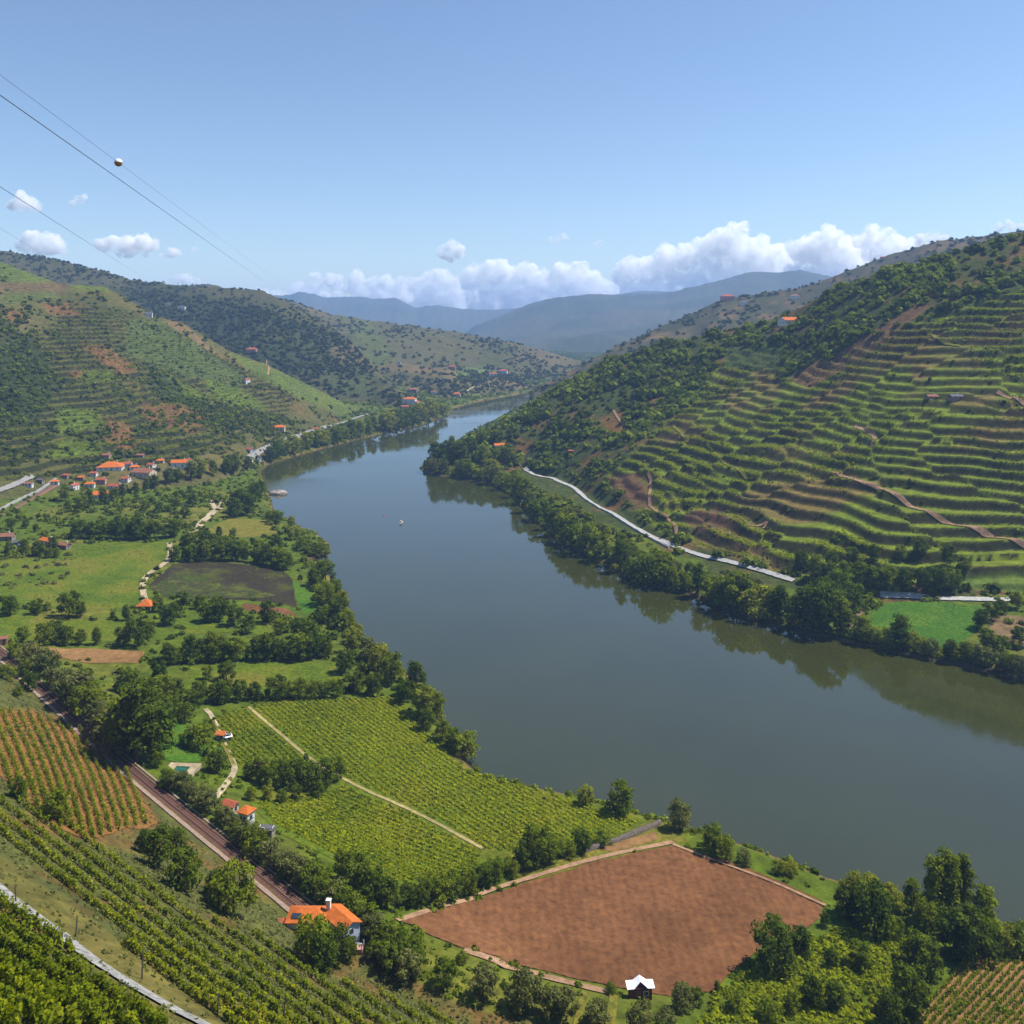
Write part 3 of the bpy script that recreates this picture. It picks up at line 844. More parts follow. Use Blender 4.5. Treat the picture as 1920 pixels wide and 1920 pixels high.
# concrete lane at the foot of the picture
lane = line3([(-60, 1620), (0, 1668), (60, 1716), (140, 1776), (220, 1832), (300, 1880), (392, 1925), (460, 1960)], 40, .8)
tag(obj("lane", strip_mesh("lane", lane, 2.3, .3, wob=.03), M['concrete']), kind='structure')
# ------------------------------------------------------------------ foliage
M['leaf_dark'] = leaf_mat("dark_foliage", (.026, .046, .006), (.130, .172, .016), .42)
M['leaf_mid'] = leaf_mat("mid_foliage", (.052, .080, .007), (.205, .245, .018), .45, .3)
M['leaf_light'] = leaf_mat("light_foliage", (.100, .122, .012), (.290, .300, .028), .45)
M['leaf_olive'] = leaf_mat("olive_foliage", (.070, .082, .022), (.200, .205, .060), .38, .15)
M['leaf_vine'] = leaf_mat("vine_foliage", (.080, .125, .005), (.330, .345, .014), .5, .15)
M['leaf_scrub'] = leaf_mat("scrub_foliage", (.024, .042, .006), (.180, .220, .020), .36, .1)
M['leaf_far'] = leaf_mat("far_foliage", (.024, .034, .010), (.080, .094, .022), .25, .1)
M['leaf_yellow'] = leaf_mat("broom_blossom", (.09, .08, .01), (.40, .28, .012), .3, .1)
M['bark'] = simple_mat("bark", (.10, .075, .055), .95, .3, 2.0, .5)

def rdirs(n):
    v = rng.normal(size=(n, 3)); return v / np.linalg.norm(v, axis=1)[:, None]

def leaf_quads(P, nrm, size, jitter=.7):
    """one quad per point, facing about nrm"""
    n = len(P)
    d = nrm + jitter * rdirs(n); d /= np.linalg.norm(d, axis=1)[:, None]
    t = np.cross(d, rdirs(n)); t /= np.linalg.norm(t, axis=1)[:, None] + 1e-9
    b = np.cross(d, t)
    s = np.asarray(size)[:, None] if np.ndim(size) else size
    a = rng.uniform(.55, 1.0, (n, 1)) * s; c = rng.uniform(.7, 1.15, (n, 1)) * s
    k = rng.uniform(.2, .9, (n, 1))
    return np.stack([P - t * a - b * c * k, P + t * a * k - b * c, P + t * a + b * c * k, P - t * a * k + b * c], 1)

def crown_mesh(name, kind, nl):
    """foliage of a tree one unit tall: leaf sprays gathered in uneven boughs"""
    Q = []; T = []
    spec = dict(round=(.40, .07, 1.0, 17, .16), oval=(.27, .07, 1.0, 16, .13), poplar=(.15, .10, 1.0, 20, .085), willow=(.46, .10, 1.0, 18, .17),
                olive=(.50, .16, 1.0, 14, .19), shrub=(.60, .02, 1.0, 12, .24), spread=(.48, .22, 1.0, 16, .17))[kind]
    Rr, z0, z1, nb, br = spec
    Lc = []
    for k in range(nb):
        f = (k + .5) / nb
        z = z0 + (z1 - z0) * (.10 + .84 * f)
        tt = (z - z0) / (z1 - z0)
        if kind == 'poplar': w = Rr * (math.sin(math.pi * min(1, tt * .9 + .12)) ** .6)
        elif kind == 'oval': w = Rr * math.sin(math.pi * min(.98, tt * .8 + .16))
        elif kind == 'shrub' or kind == 'willow': w = Rr * math.sqrt(max(.05, 1 - (tt * .95) ** 2))
        else: w = Rr * math.sqrt(max(.04, 1 - ((tt - .42) / .60) ** 2))
        a = k * 2.4 + R.uniform(-.5, .5); rr = w * R.uniform(.45, .95)
        b = br * R.uniform(.7, 1.25)
        Lc.append((rr * math.cos(a), rr * math.sin(a), min(z, z1 - b * .6), b, R.uniform(0, 1)))
    per = nl // nb
    for x, y, z, b, tn in Lc:
        d = rdirs(per); d[:, 2] = np.where(rng.random(per) < .7, np.abs(d[:, 2]), d[:, 2])
        if kind == 'willow': d[:, 2] *= 1.0
        rad = b * rng.uniform(.55, 1.12, per)
        P = np.array([x, y, z]) + d * rad[:, None] * np.array([1, 1, 1.25 if kind in ('poplar', 'willow') else .85])
        P[:, 2] = np.clip(P[:, 2], .01, 1.02)
        Q.append(leaf_quads(P, d, br * rng.uniform(.12, .25, per)))
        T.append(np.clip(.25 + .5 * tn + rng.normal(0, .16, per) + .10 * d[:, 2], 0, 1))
    # loose sprigs outside the boughs
    ns = nl // 10
    i = rng.integers(0, len(Lc), ns); A = np.array([l[:4] for l in Lc])[i]
    d = rdirs(ns); P = A[:, :3] + d * (A[:, 3] * rng.uniform(1.05, 1.45, ns))[:, None]; P[:, 2] = np.clip(P[:, 2], .02, 1.06)
    Q.append(leaf_quads(P, d, br * .2)); T.append(rng.uniform(.2, .9, ns))
    return quads_mesh(name, np.concatenate(Q), np.concatenate(T)), Lc

def trunk_mesh(name, kind, Lc):
    bm = bmesh.new()
    h = dict(round=.55, oval=.7, poplar=.9, willow=.5, olive=.45, shrub=.3, spread=.5)[kind]
    r0 = .022 if kind != 'olive' else .04
    def limb(a, b, ra, rb, n=5):
        d = (b - a).normalized(); u = d.cross(Vector((.3, .9, .1))).normalized(); v = d.cross(u)
        r1 = [bm.verts.new(a + (u * math.cos(t) + v * math.sin(t)) * ra) for t in [2 * math.pi * k / n for k in range(n)]]
        r2 = [bm.verts.new(b + (u * math.cos(t) + v * math.sin(t)) * rb) for t in [2 * math.pi * k / n for k in range(n)]]
        for k in range(n): bm.faces.new((r1[k], r1[(k + 1) % n], r2[(k + 1) % n], r2[k]))
        bm.faces.new(r2)
    p = Vector((0, 0, -.04)); q = Vector((.01, .006, h * .5)); e = Vector((-.008, .012, h))
    limb(p, q, r0 * 1.25, r0 * .8, 7); limb(q, e, r0 * .8, r0 * .3, 7)
    for x, y, z, b, _ in Lc[::2]:
        s = q.lerp(e, R.random() * .9); limb(s, Vector((x, y, z)), r0 * .4, r0 * .12, 4)
    me = bpy.data.meshes.new(name); bm.to_mesh(me); bm.free(); return me

KIND = {}
for kd, nl in (('round', 2100), ('oval', 2000), ('poplar', 3200), ('willow', 3200), ('olive', 2000), ('shrub', 1100), ('spread', 2000)):
    KIND[kd] = []
    for v in range(5):
        cm_, Lc = crown_mesh("crown", kd, nl)
        KIND[kd].append((cm_, trunk_mesh("trunk", kd, Lc)))
NAME = dict(round="broadleaf_tree", oval="broadleaf_tree", poplar="poplar_tree", willow="willow_tree", olive="olive_tree", shrub="shrub", spread="broadleaf_tree")
MATC = {}
def crown_variant(kd, v, mat):
    k = (kd, v, mat)
    if k not in MATC:
        me = KIND[kd][v][0].copy(); me.name = "crown"; me.materials.clear(); me.materials.append(M[mat]); MATC[k] = me
    return MATC[k]
for kd in KIND:
    for c_, t_ in KIND[kd]: t_.materials.append(M['bark'])

TREES = []
def tree_at(p, h, kd, mat, label, group, sq=1.0):
    v = R.randrange(5)
    t = empty(NAME[kd], p, R.uniform(0, 6.28)); t.scale = (h * sq, h * sq, h)
    tag(t, label, "shrub" if kd == 'shrub' else "tree", group)
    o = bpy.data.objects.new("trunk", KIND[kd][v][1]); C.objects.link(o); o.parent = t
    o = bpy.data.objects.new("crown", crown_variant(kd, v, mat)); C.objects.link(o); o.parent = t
    TREES.append(t)
    return t

ORD = "first second third fourth fifth sixth seventh eighth ninth tenth eleventh twelfth thirteenth fourteenth fifteenth sixteenth seventeenth eighteenth nineteenth twentieth".split()
ORD += ["twenty-" + o for o in ORD[:9]] + ["thirtieth"] + ["thirty-" + o for o in ORD[:9]] + ["fortieth"]
LOOK = dict(round="round", oval="upright", poplar="tall columnar", willow="drooping", olive="low rounded", shrub="bushy", spread="spreading")
TINT = dict(leaf_dark="dark green", leaf_mid="mid green", leaf_light="light green", leaf_olive="grey green", leaf_yellow="yellow")
def row(desc, items, default=('round', 'leaf_dark'), jitter=2.0, ymin=62, hs=.94):
    """individual trees; items (px, py of the foot, height in px, kind, foliage)"""
    its = []
    for it in items:
        kd = it[3] if len(it) > 3 else default[0]; mt = it[4] if len(it) > 4 else (default[1] if R.random() > .3 else 'leaf_mid')
        its.append((it[0] + R.uniform(-jitter, jitter), it[1] + R.uniform(-jitter, jitter) * .5, it[2], kd, mt))
    its.sort()
    for k, (px, py, h, kd, mt) in enumerate(its):
        p = at(px, py, ymin)
        noun = "shrub" if kd == 'shrub' else "poplar" if kd == 'poplar' else "willow" if kd == 'willow' else "olive tree" if kd == 'olive' else "tree"
        if len(its) > 1:
            order = "leftmost plant" if k == 0 else "rightmost plant" if k == len(its) - 1 else ORD[k] + " plant from left"
            lab = f"{TINT[mt]} {LOOK[kd]} {noun}, {order} {desc}"
        else:
            lab = f"{TINT[mt]} {LOOK[kd]} {noun} {desc}"
        tree_at(p, h * hs * p.y / F * R.uniform(.92, 1.1), kd, mt, lab, "trees " + desc, R.uniform(.9, 1.12))

def along(pts, n, h, kinds, mats, hv=.25, dy=0):
    """n evenly spread plants along a line of pixels"""
    a = np.array(pts, float); L = np.concatenate([[0], np.cumsum(np.hypot(*np.diff(a[:, :2], axis=0).T))])
    out = []
    for k in range(n):
        s = L[-1] * (k + .5 + R.uniform(-.3, .3)) / n
        hh = np.interp(s, L, a[:, 2]) if a.shape[1] > 2 else h
        out.append((float(np.interp(s, L, a[:, 0])), float(np.interp(s, L, a[:, 1])) + dy, float(hh) * R.uniform(1 - hv, 1 + hv), R.choice(kinds), R.choice(mats)))
    return out

# right bank
row("below the white road", along([(800, 884, 42), (860, 892, 34), (920, 903, 36), (960, 922, 42), (1000, 966, 48), (1050, 1006, 55), (1110, 1042, 55), (1170, 1072, 52), (1230, 1094, 55), (1280, 1104, 52), (1340, 1128, 60), (1400, 1153, 66), (1450, 1163, 72), (1495, 1178, 80)],
    34, 50, ['round', 'shrub', 'oval', 'spread', 'round'], ['leaf_mid', 'leaf_dark', 'leaf_mid', 'leaf_light', 'leaf_olive'], .35), hs=.82)
row("on the bank under the white road", along([(830, 868, 40), (920, 882, 34), (985, 915, 36), (1060, 965, 42), (1120, 1000, 46), (1200, 1050, 40), (1270, 1072, 34), (1350, 1090, 40), (1430, 1118, 48), (1480, 1135, 52)],
    24, 40, ['round', 'shrub', 'spread'], ['leaf_mid', 'leaf_light', 'leaf_light', 'leaf_olive'], .35), hs=.5)
row("in the clump by the moored boat", [(1508, 1178, 92, 'oval'), (1530, 1183, 104, 'oval'), (1552, 1186, 108, 'round'), (1578, 1190, 100, 'oval'), (1600, 1150, 80, 'round', 'leaf_mid'), (1545, 1140, 78), (1575, 1120, 70, 'round', 'leaf_mid')], hs=.74)
row("on the green plot's shore", [(1618, 1200, 48, 'round', 'leaf_mid'), (1642, 1207, 34, 'round', 'leaf_light'), (1688, 1217, 66, 'oval', 'leaf_dark'), (1668, 1214, 40, 'round', 'leaf_light'), (1716, 1222, 34, 'shrub', 'leaf_light'), (1745, 1230, 30, 'shrub', 'leaf_olive'),
    (1782, 1238, 40, 'oval', 'leaf_dark'), (1812, 1240, 36, 'round', 'leaf_mid'), (1838, 1250, 42, 'round', 'leaf_olive'), (1866, 1258, 42, 'round', 'leaf_olive'), (1894, 1264, 44, 'round', 'leaf_mid'), (1916, 1272, 48, 'round', 'leaf_olive')])
row("beside the sandy patch", [(1840, 1180, 34), (1858, 1162, 34), (1876, 1150, 28), (1905, 1140, 30, 'round', 'leaf_mid'), (1850, 1210, 34, 'round', 'leaf_mid'), (1880, 1220, 30, 'shrub', 'leaf_mid'), (1912, 1205, 30)])
row("in the grove above the road", [(1505, 1068, 44), (1528, 1088, 62, 'oval'), (1556, 1092, 52), (1585, 1090, 50, 'round', 'leaf_mid'), (1612, 1100, 60), (1640, 1104, 58, 'round', 'leaf_mid'), (1668, 1106, 62), (1700, 1108, 60), (1735, 1110, 62), (1765, 1110, 66),
    (1790, 1106, 56, 'round', 'leaf_mid'), (1600, 1058, 44), (1640, 1050, 40), (1690, 1052, 40, 'round', 'leaf_mid'), (1730, 1040, 44), (1780, 1062, 50), (1808, 1072, 44, 'round', 'leaf_mid'), (1560, 1060, 40, 'round', 'leaf_mid')], hs=.72)
row("on the river's headland tip", [(815, 878, 52, 'oval'), (838, 872, 46), (862, 866, 40), (848, 842, 28, 'oval'), (880, 850, 34), (900, 838, 30), (930, 828, 26), (906, 870, 36, 'round', 'leaf_mid'), (950, 868, 34)])

# left bank, near to far
row("in the left waterside thicket", [(586, 1040, 22, 'shrub', 'leaf_mid'), (604, 1042, 26, 'shrub', 'leaf_mid'), (570, 1030, 26, 'shrub', 'leaf_mid'), (552, 1012, 26, 'shrub', 'leaf_light'), (600, 1075, 26, 'round', 'leaf_mid'), (612, 1092, 40), (590, 1098, 34), (628, 1118, 34, 'round', 'leaf_mid'),
    (610, 1135, 44), (640, 1140, 34, 'round', 'leaf_light'), (632, 1165, 46), (650, 1180, 38, 'round', 'leaf_mid'), (668, 1205, 36, 'round', 'leaf_light'), (600, 1172, 36), (655, 1225, 40, 'round', 'leaf_light'), (688, 1240, 46, 'round', 'leaf_olive'), (712, 1262, 52, 'round', 'leaf_light'),
    (735, 1282, 60, 'round', 'leaf_mid'), (700, 1302, 42, 'round', 'leaf_dark'), (672, 1298, 36, 'round', 'leaf_dark'), (780, 1306, 74, 'oval', 'leaf_dark'), (758, 1318, 44, 'round', 'leaf_dark'), (792, 1342, 66, 'round', 'leaf_light'), (815, 1352, 56, 'round', 'leaf_light'),
    (800, 1370, 40, 'round', 'leaf_dark'), (830, 1388, 40, 'round', 'leaf_light'), (850, 1402, 42, 'round', 'leaf_mid'), (872, 1412, 42, 'shrub', 'leaf_mid')])
row("on the brown field's shore", [(1098, 1508, 36, 'round', 'leaf_light'), (1162, 1524, 56, 'round', 'leaf_mid'), (1276, 1556, 56, 'round', 'leaf_olive'), (1336, 1598, 58, 'round', 'leaf_mid'), (1362, 1612, 46, 'round', 'leaf_mid'), (1395, 1620, 26, 'shrub', 'leaf_olive'), (1460, 1638, 26, 'shrub', 'leaf_light'), (1485, 1640, 24, 'shrub', 'leaf_light')])
row("in the hedge above brown field", [(640, 1652, 62, 'oval'), (668, 1668, 66), (700, 1692, 62), (728, 1704, 54), (762, 1700, 46), (790, 1698, 52), (820, 1694, 58), (848, 1688, 52), (878, 1676, 46, 'round', 'leaf_mid'), (905, 1664, 44), (930, 1652, 40, 'round', 'leaf_mid'),
    (985, 1628, 50), (1004, 1618, 74), (1030, 1618, 46), (1062, 1606, 30, 'shrub', 'leaf_mid'), (1092, 1598, 46), (960, 1640, 30, 'shrub', 'leaf_light'), (1130, 1585, 24, 'shrub', 'leaf_mid')])
row("in the vineyard's grove", [(468, 1460, 34), (488, 1468, 46), (512, 1478, 48), (538, 1480, 56), (562, 1480, 52), (584, 1482, 56), (606, 1474, 52), (630, 1462, 44), (500, 1500, 28, 'round', 'leaf_light'), (528, 1505, 26, 'round', 'leaf_mid'), (556, 1500, 30), (594, 1496, 30), (468, 1500, 24, 'round', 'leaf_light'), (572, 1432, 20, 'oval')])
row("alone in the light meadow", [(388, 1274, 28), (425, 1276, 36)], jitter=0)
row("in the line behind the vineyard", [(372, 1318, 44), (400, 1316, 34), (420, 1315, 40), (450, 1314, 38), (478, 1312, 36), (515, 1310, 46), (540, 1310, 30, 'round', 'leaf_mid'), (565, 1310, 38), (590, 1309, 34), (608, 1308, 30), (630, 1306, 30), (645, 1262, 44)])
row("in the line beyond light meadow", along([(306, 1246, 46), (390, 1240, 50), (470, 1238, 42), (560, 1238, 46), (625, 1228, 48)], 17, 45, ['round', 'round', 'oval'], ['leaf_dark', 'leaf_dark', 'leaf_mid']))
row("behind the pinkish bare strip", [(80, 1208, 42), (104, 1207, 44), (126, 1210, 36, 'round', 'leaf_mid'), (152, 1208, 30, 'oval', 'leaf_mid'), (182, 1208, 36, 'oval'), (232, 1210, 40), (252, 1214, 56), (282, 1196, 36), (40, 1206, 30, 'round', 'leaf_mid')])
row("around the pyramid roofed hut", [(20, 1155, 40), (70, 1152, 30), (128, 1156, 52), (150, 1158, 28), (210, 1162, 18, 'oval'), (237, 1164, 30, 'oval'), (318, 1170, 38), (296, 1148, 26), (342, 1140, 30), (372, 1142, 26), (390, 1166, 44), (412, 1164, 48), (440, 1174, 42), (466, 1186, 34), (503, 1168, 42, 'oval'), (525, 1190, 30), (560, 1196, 34), (585, 1205, 42)])
row("in the dark field's front belt", along([(322, 1052, 30), (380, 1052, 36), (430, 1050, 34), (480, 1056, 34), (540, 1068, 36)], 15, 34, ['round', 'round', 'oval'], ['leaf_dark', 'leaf_dark', 'leaf_mid']))
row("in the dark field's rear belt", along([(330, 1028, 26), (390, 1030, 30), (450, 1036, 30), (530, 1044, 28)], 10, 28, ['round'], ['leaf_dark', 'leaf_mid']))
row("in the belt behind large meadow", along([(140, 1010, 30), (200, 1010, 36), (260, 1012, 34), (330, 1008, 34)], 12, 34, ['round', 'round', 'spread'], ['leaf_dark', 'leaf_dark', 'leaf_mid']))
row("around the pale forked path", [(450, 962, 44), (462, 966, 48), (440, 970, 36), (476, 940, 34), (488, 930, 30), (506, 978, 24), (520, 984, 26), (410, 1008, 20, 'oval'), (436, 1006, 16), (360, 950, 26), (330, 955, 24, 'round', 'leaf_mid'), (300, 962, 24), (270, 958, 22, 'round', 'leaf_mid'), (345, 972, 20), (545, 985, 20, 'round', 'leaf_light')])
row("below the far left road", along([(498, 868, 34), (540, 852, 30), (600, 836, 28), (650, 826, 28), (700, 812, 32), (760, 800, 34), (800, 790, 34), (836, 776, 30)], 24, 30, ['round', 'oval', 'round'], ['leaf_dark', 'leaf_mid', 'leaf_mid', 'leaf_light']))
row("on the green village bank", along([(120, 935, 32), (130, 965, 34), (240, 930, 24), (320, 905, 28), (380, 895, 28), (440, 888, 34), (470, 880, 30)], 18, 30, ['round', 'oval'], ['leaf_dark', 'leaf_dark', 'leaf_mid']))
row("by the left edge houses", along([(10, 1035, 26), (60, 1040, 26), (110, 1050, 24), (60, 990, 20), (10, 990, 20)], 10, 24, ['round'], ['leaf_dark', 'leaf_mid']))

# hedges and trees beside the railway
row("in the upper railway's hedge", along([(52, 1238, 34), (90, 1275, 40), (140, 1320, 46), (190, 1370, 50), (226, 1398, 46)], 13, 44, ['shrub', 'olive'], ['leaf_olive', 'leaf_olive', 'leaf_mid']))
row("in the lower railway's hedge", along([(300, 1462, 30), (350, 1490, 32), (400, 1528, 38), (470, 1590, 40), (540, 1640, 44), (600, 1680, 46), (660, 1724, 52), (720, 1778, 56), (780, 1815, 50)], 38, 40, ['shrub', 'shrub', 'olive'], ['leaf_olive', 'leaf_olive', 'leaf_mid']), hs=.8)
row("in the tall railway clump", [(258, 1428, 150, 'oval'), (284, 1420, 120, 'round'), (240, 1408, 110, 'round'), (272, 1350, 80, 'round', 'leaf_mid'), (300, 1330, 60, 'round', 'leaf_mid'), (240, 1300, 50, 'round', 'leaf_mid')])
row("around the lush railway lawn", [(322, 1350, 44), (345, 1355, 40, 'round', 'leaf_mid'), (372, 1408, 52), (350, 1400, 34), (406, 1448, 44), (318, 1480, 26, 'round', 'leaf_mid'), (352, 1476, 26), (296, 1440, 34, 'round', 'leaf_mid'), (390, 1380, 30), (330, 1316, 46), (300, 1280, 40), (360, 1330, 40)])
row("left of the upper railway", along([(20, 1225, 26), (60, 1290, 28), (30, 1310, 26), (10, 1270, 26)], 5, 26, ['round', 'shrub'], ['leaf_mid', 'leaf_dark']))
row("among the lower left vines", [(105, 1540, 62, 'round'), (32, 1500, 42), (298, 1628, 78, 'oval'), (346, 1672, 86, 'round'), (436, 1716, 92, 'round'), (330, 1600, 50), (270, 1600, 44), (405, 1690, 56)])
row("before the orange roofed house", [(590, 1808, 80, 'round'), (626, 1812, 78, 'round'), (606, 1822, 66), (655, 1800, 44, 'round')])
row("below the brown field", [(730, 1822, 52, 'olive', 'leaf_mid'), (762, 1842, 60, 'olive', 'leaf_olive'), (835, 1848, 56, 'olive', 'leaf_mid'), (868, 1808, 26, 'shrub', 'leaf_mid'), (905, 1872, 66, 'olive', 'leaf_olive'), (985, 1892, 72, 'olive', 'leaf_olive'), (1030, 1905, 66, 'olive', 'leaf_olive'), (1062, 1912, 66, 'olive', 'leaf_olive'), (1118, 1930, 62, 'olive', 'leaf_olive'),
    (1146, 1864, 22, 'shrub', 'leaf_mid'), (1205, 1938, 66, 'olive', 'leaf_olive'), (1250, 1935, 44, 'olive', 'leaf_olive'), (1280, 1895, 56, 'olive', 'leaf_olive'), (1305, 1886, 40, 'round', 'leaf_mid'), (1345, 1860, 26, 'oval', 'leaf_dark'), (700, 1800, 40, 'olive', 'leaf_mid')], ymin=100, hs=.82)
# trees in the lower right corner
row("in the lower right thicket", [(1452, 1820, 104, 'round', 'leaf_dark'), (1500, 1788, 58, 'round', 'leaf_dark'), (1548, 1738, 28, 'round', 'leaf_dark'), (1612, 1718, 88, 'willow', 'leaf_light'), (1586, 1722, 62, 'round', 'leaf_dark'), (1640, 1750, 96, 'round', 'leaf_dark'), (1668, 1712, 56, 'round', 'leaf_light'), (1708, 1705, 62, 'oval', 'leaf_mid'),
    (1752, 1730, 152, 'poplar', 'leaf_mid'), (1776, 1726, 150, 'poplar', 'leaf_mid'), (1806, 1722, 134, 'poplar', 'leaf_mid'), (1740, 1752, 70, 'round', 'leaf_mid'), (1845, 1752, 92, 'oval', 'leaf_mid'), (1822, 1800, 100, 'round', 'leaf_dark'), (1790, 1790, 84, 'round', 'leaf_dark'), (1858, 1786, 60, 'round', 'leaf_mid'),
    (1884, 1788, 60, 'round', 'leaf_light'), (1914, 1792, 62, 'round', 'leaf_mid'), (1738, 1842, 88, 'round', 'leaf_dark'), (1716, 1812, 66, 'round', 'leaf_mid'), (1704, 1900, 104, 'round', 'leaf_dark'), (1676, 1926, 66, 'round', 'leaf_dark'), (1612, 1816, 50, 'round', 'leaf_mid'), (1560, 1812, 40, 'round', 'leaf_dark'), (1522, 1890, 60, 'round', 'leaf_dark'),
    (1566, 1888, 56, 'round', 'leaf_dark'), (1484, 1900, 44, 'round', 'leaf_mid'), (1376, 1900, 40, 'shrub', 'leaf_mid'), (1440, 1918, 44, 'shrub', 'leaf_mid'), (1680, 1760, 44, 'round', 'leaf_mid')], ymin=100, hs=.88)

# ------------------------------------------------------------------ cover too dense to count
fieldm = np.zeros((NY, NU), bool)
for poly in FIELDS: fieldm |= inpoly(GP, PY, poly) & (lay <= 2)
YCELL = np.gradient(YS)[:, None] * np.ones((1, NU)); AREA = YCELL * (GY * (US[1] - US[0]))
def points(density):
    lam = density * AREA * vis
    n = rng.poisson(np.clip(lam, 0, 60))
    j, i = np.nonzero(n)
    rep = n[j, i]; j = np.repeat(j, rep); i = np.repeat(i, rep)
    y = YS[j] + (rng.random(len(j)) - .5) * YCELL[j, i]
    u = US[i] + (rng.random(len(j)) - .5) * (US[1] - US[0])
    x = u * y
    return np.stack([x, y, zat(x, y)], 1), j, i

def bushes(name, P, rad, mat, k=24, hs=.8, tone=None, leaf=.40, label=None):
    n = len(P)
    if n == 0: return None
    if tone is None: tone = rng.uniform(.1, .9, n)
    d = rdirs(n * k); d[:, 2] = np.abs(d[:, 2]) * 1.0 - .05
    r = np.repeat(rad, k); cen = np.repeat(P, k, 0)
    lob = 1 + .28 * np.sin(np.repeat(rng.uniform(0, 6.28, n), k) + 3 * np.arctan2(d[:, 1], d[:, 0])) * np.sin(4 * d[:, 2] + 1)
    pos = cen + d * (r * rng.uniform(.45, 1.0, n * k) * lob)[:, None] * np.array([1, 1, hs]) + np.array([0, 0, 1]) * (r * .18 * hs)[:, None]
    Q = leaf_quads(pos, d * np.array([1, 1, 1.2]), r * leaf * rng.uniform(.7, 1.2, n * k), .6)
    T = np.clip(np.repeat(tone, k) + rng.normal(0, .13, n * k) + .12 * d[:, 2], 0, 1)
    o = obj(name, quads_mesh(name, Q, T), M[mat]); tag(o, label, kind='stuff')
    return o

pn = fbm(GX / 22, GY / 22, 101, 4); pn2 = fbm(GX / 60, GY / 60, 102, 3); pn3 = fbm(GX / 200, GY / 200, 103, 3)
def psel(poly, warp=1.0):
    return inpoly(GP + (wx - GP) * warp * .6, PY + (wy - PY) * warp * .5, poly)
land = (ds > 2.0)
# right hillside woods and scrub
bare = blur((psel([(1480, 705), (1570, 660), (1640, 620), (1720, 565), (1745, 575), (1665, 640), (1590, 690), (1520, 735)]) | psel([(1120, 785), (1160, 765), (1185, 800), (1140, 820)]) | psel([(1130, 890), (1205, 880), (1230, 955), (1150, 930)], .5)
        | psel([(1270, 960), (1350, 945), (1375, 985), (1300, 1000)])).astype(float), 2)
road_keep = ~(inpoly(GP, PY, [(975, 868), (1095, 905), (1270, 1015), (1270, 1062), (1200, 1030), (1080, 955), (970, 900)]) | inpoly(GP, PY, [(1290, 1030), (1500, 1085), (1490, 1118), (1400, 1100), (1295, 1072)]) | inpoly(GP, PY, [(1640, 1108), (1900, 1116), (1900, 1136), (1640, 1128)]))
base2 = (lay == 2) & land & road_keep & ~fieldm
den = base2 * (1 - terr_s) * (1 - .85 * bare) * (.014 + .042 * smooth(-.25, .35, pn + .35 * pn2))
P_, j_, i_ = points(den)
t_ = np.clip(.50 + .5 * pn2[j_, i_] + rng.normal(0, .2, len(P_)), 0, 1)
bushes("hillside_scrub", P_, (1 + .5 * smooth(-.1, .5, pn[j_, i_])) * rng.uniform(1.5, 3.3, len(P_)) * (1 + .6 * (rng.random(len(P_)) < .2)), 'leaf_scrub', 34, .95, t_)
P_, j_, i_ = points(base2 * (1 - terr_s) * .0016 * smooth(0, .5, pn2)); bushes("yellow_broom", P_, rng.uniform(.9, 1.6, len(P_)), 'leaf_yellow', 22)
# vines along the benches, bushes on the banks
rowm = np.zeros((NY, NU))
for c_, w_ in ((.98, 1.), (.03, 1.), (.24, .55), (.44, .45)): rowm = np.maximum(rowm, w_ * smooth(.075, .04, np.abs(tfrac - c_)))
P_, j_, i_ = points(terr_s * base2 * rowm * 1.5 * smooth(-.35, .0, pn2 + .5 * pn3) * (.25 + .75 * smooth(-.4, .0, pn)) * (1 - .8 * bare))
t_ = np.clip(.58 + .55 * pn2[j_, i_] + rng.normal(0, .2, len(P_)), 0, 1)
bushes("terrace_vines", P_, rng.uniform(.42, .85, len(P_)), 'leaf_vine', 11, 1.1, t_, .5)
P_, j_, i_ = points(base2 * (riser * .03 * smooth(-.3, .5, pn) + terr_s * .014 * smooth(.0, .5, pn2 + .3 * pn)))
bushes("terrace_scrub", P_, rng.uniform(.7, 1.9, len(P_)), 'leaf_scrub', 22, .9, np.clip(rng.normal(.35, .25, len(P_)), 0, 1))
# left hills
forest1 = blur((psel([(0, 600), (70, 640), (110, 720), (60, 800), (-420, 760), (-420, 560), (0, 570)]) | psel([(280, 690), (330, 720), (360, 765), (300, 750)]) | psel([(350, 740), (480, 770), (560, 790), (520, 810), (330, 800)])).astype(float), 3) * (lay == 3)
open1 = blur((psel([(240, 600), (300, 600), (420, 680), (470, 720), (330, 700), (230, 660)]) | psel([(430, 655), (500, 680), (640, 750), (695, 772), (640, 782), (560, 750), (480, 710)]) | psel([(110, 765), (190, 768), (195, 800), (100, 815)]) | psel([(-420, 440), (0, 480), (210, 535), (130, 560), (-420, 580)])).astype(float), 2)
den = (lay == 3) * land * (.0020 + .030 * smooth(.0, .45, pn + .4 * pn2) + .030 * forest1 + .03 * (GP > 470) * (ds < 60)) * (1 - .88 * open1)
P_, j_, i_ = points(den); bushes("slope_scrub", P_, rng.uniform(1.5, 3.4, len(P_)), 'leaf_scrub', 24, .95, np.clip(rng.normal(.38, .24, len(P_)), 0, 1))
vrow = np.maximum(smooth(.10, .05, np.abs(tf2 - .05)), .6 * smooth(.10, .05, np.abs(tf2 - .35)))
P_, j_, i_ = points((lay == 3) * ter2 * vrow * .30 * smooth(-.4, .0, pn2 + .4 * pn3) * (1 - .8 * forest1)); bushes("slope_vines", P_, rng.uniform(.7, 1.2, len(P_)), 'leaf_vine', 9, 1.0, np.clip(.35 + .4 * pn2[j_, i_] + rng.normal(0, .18, len(P_)), 0, 1), .5)
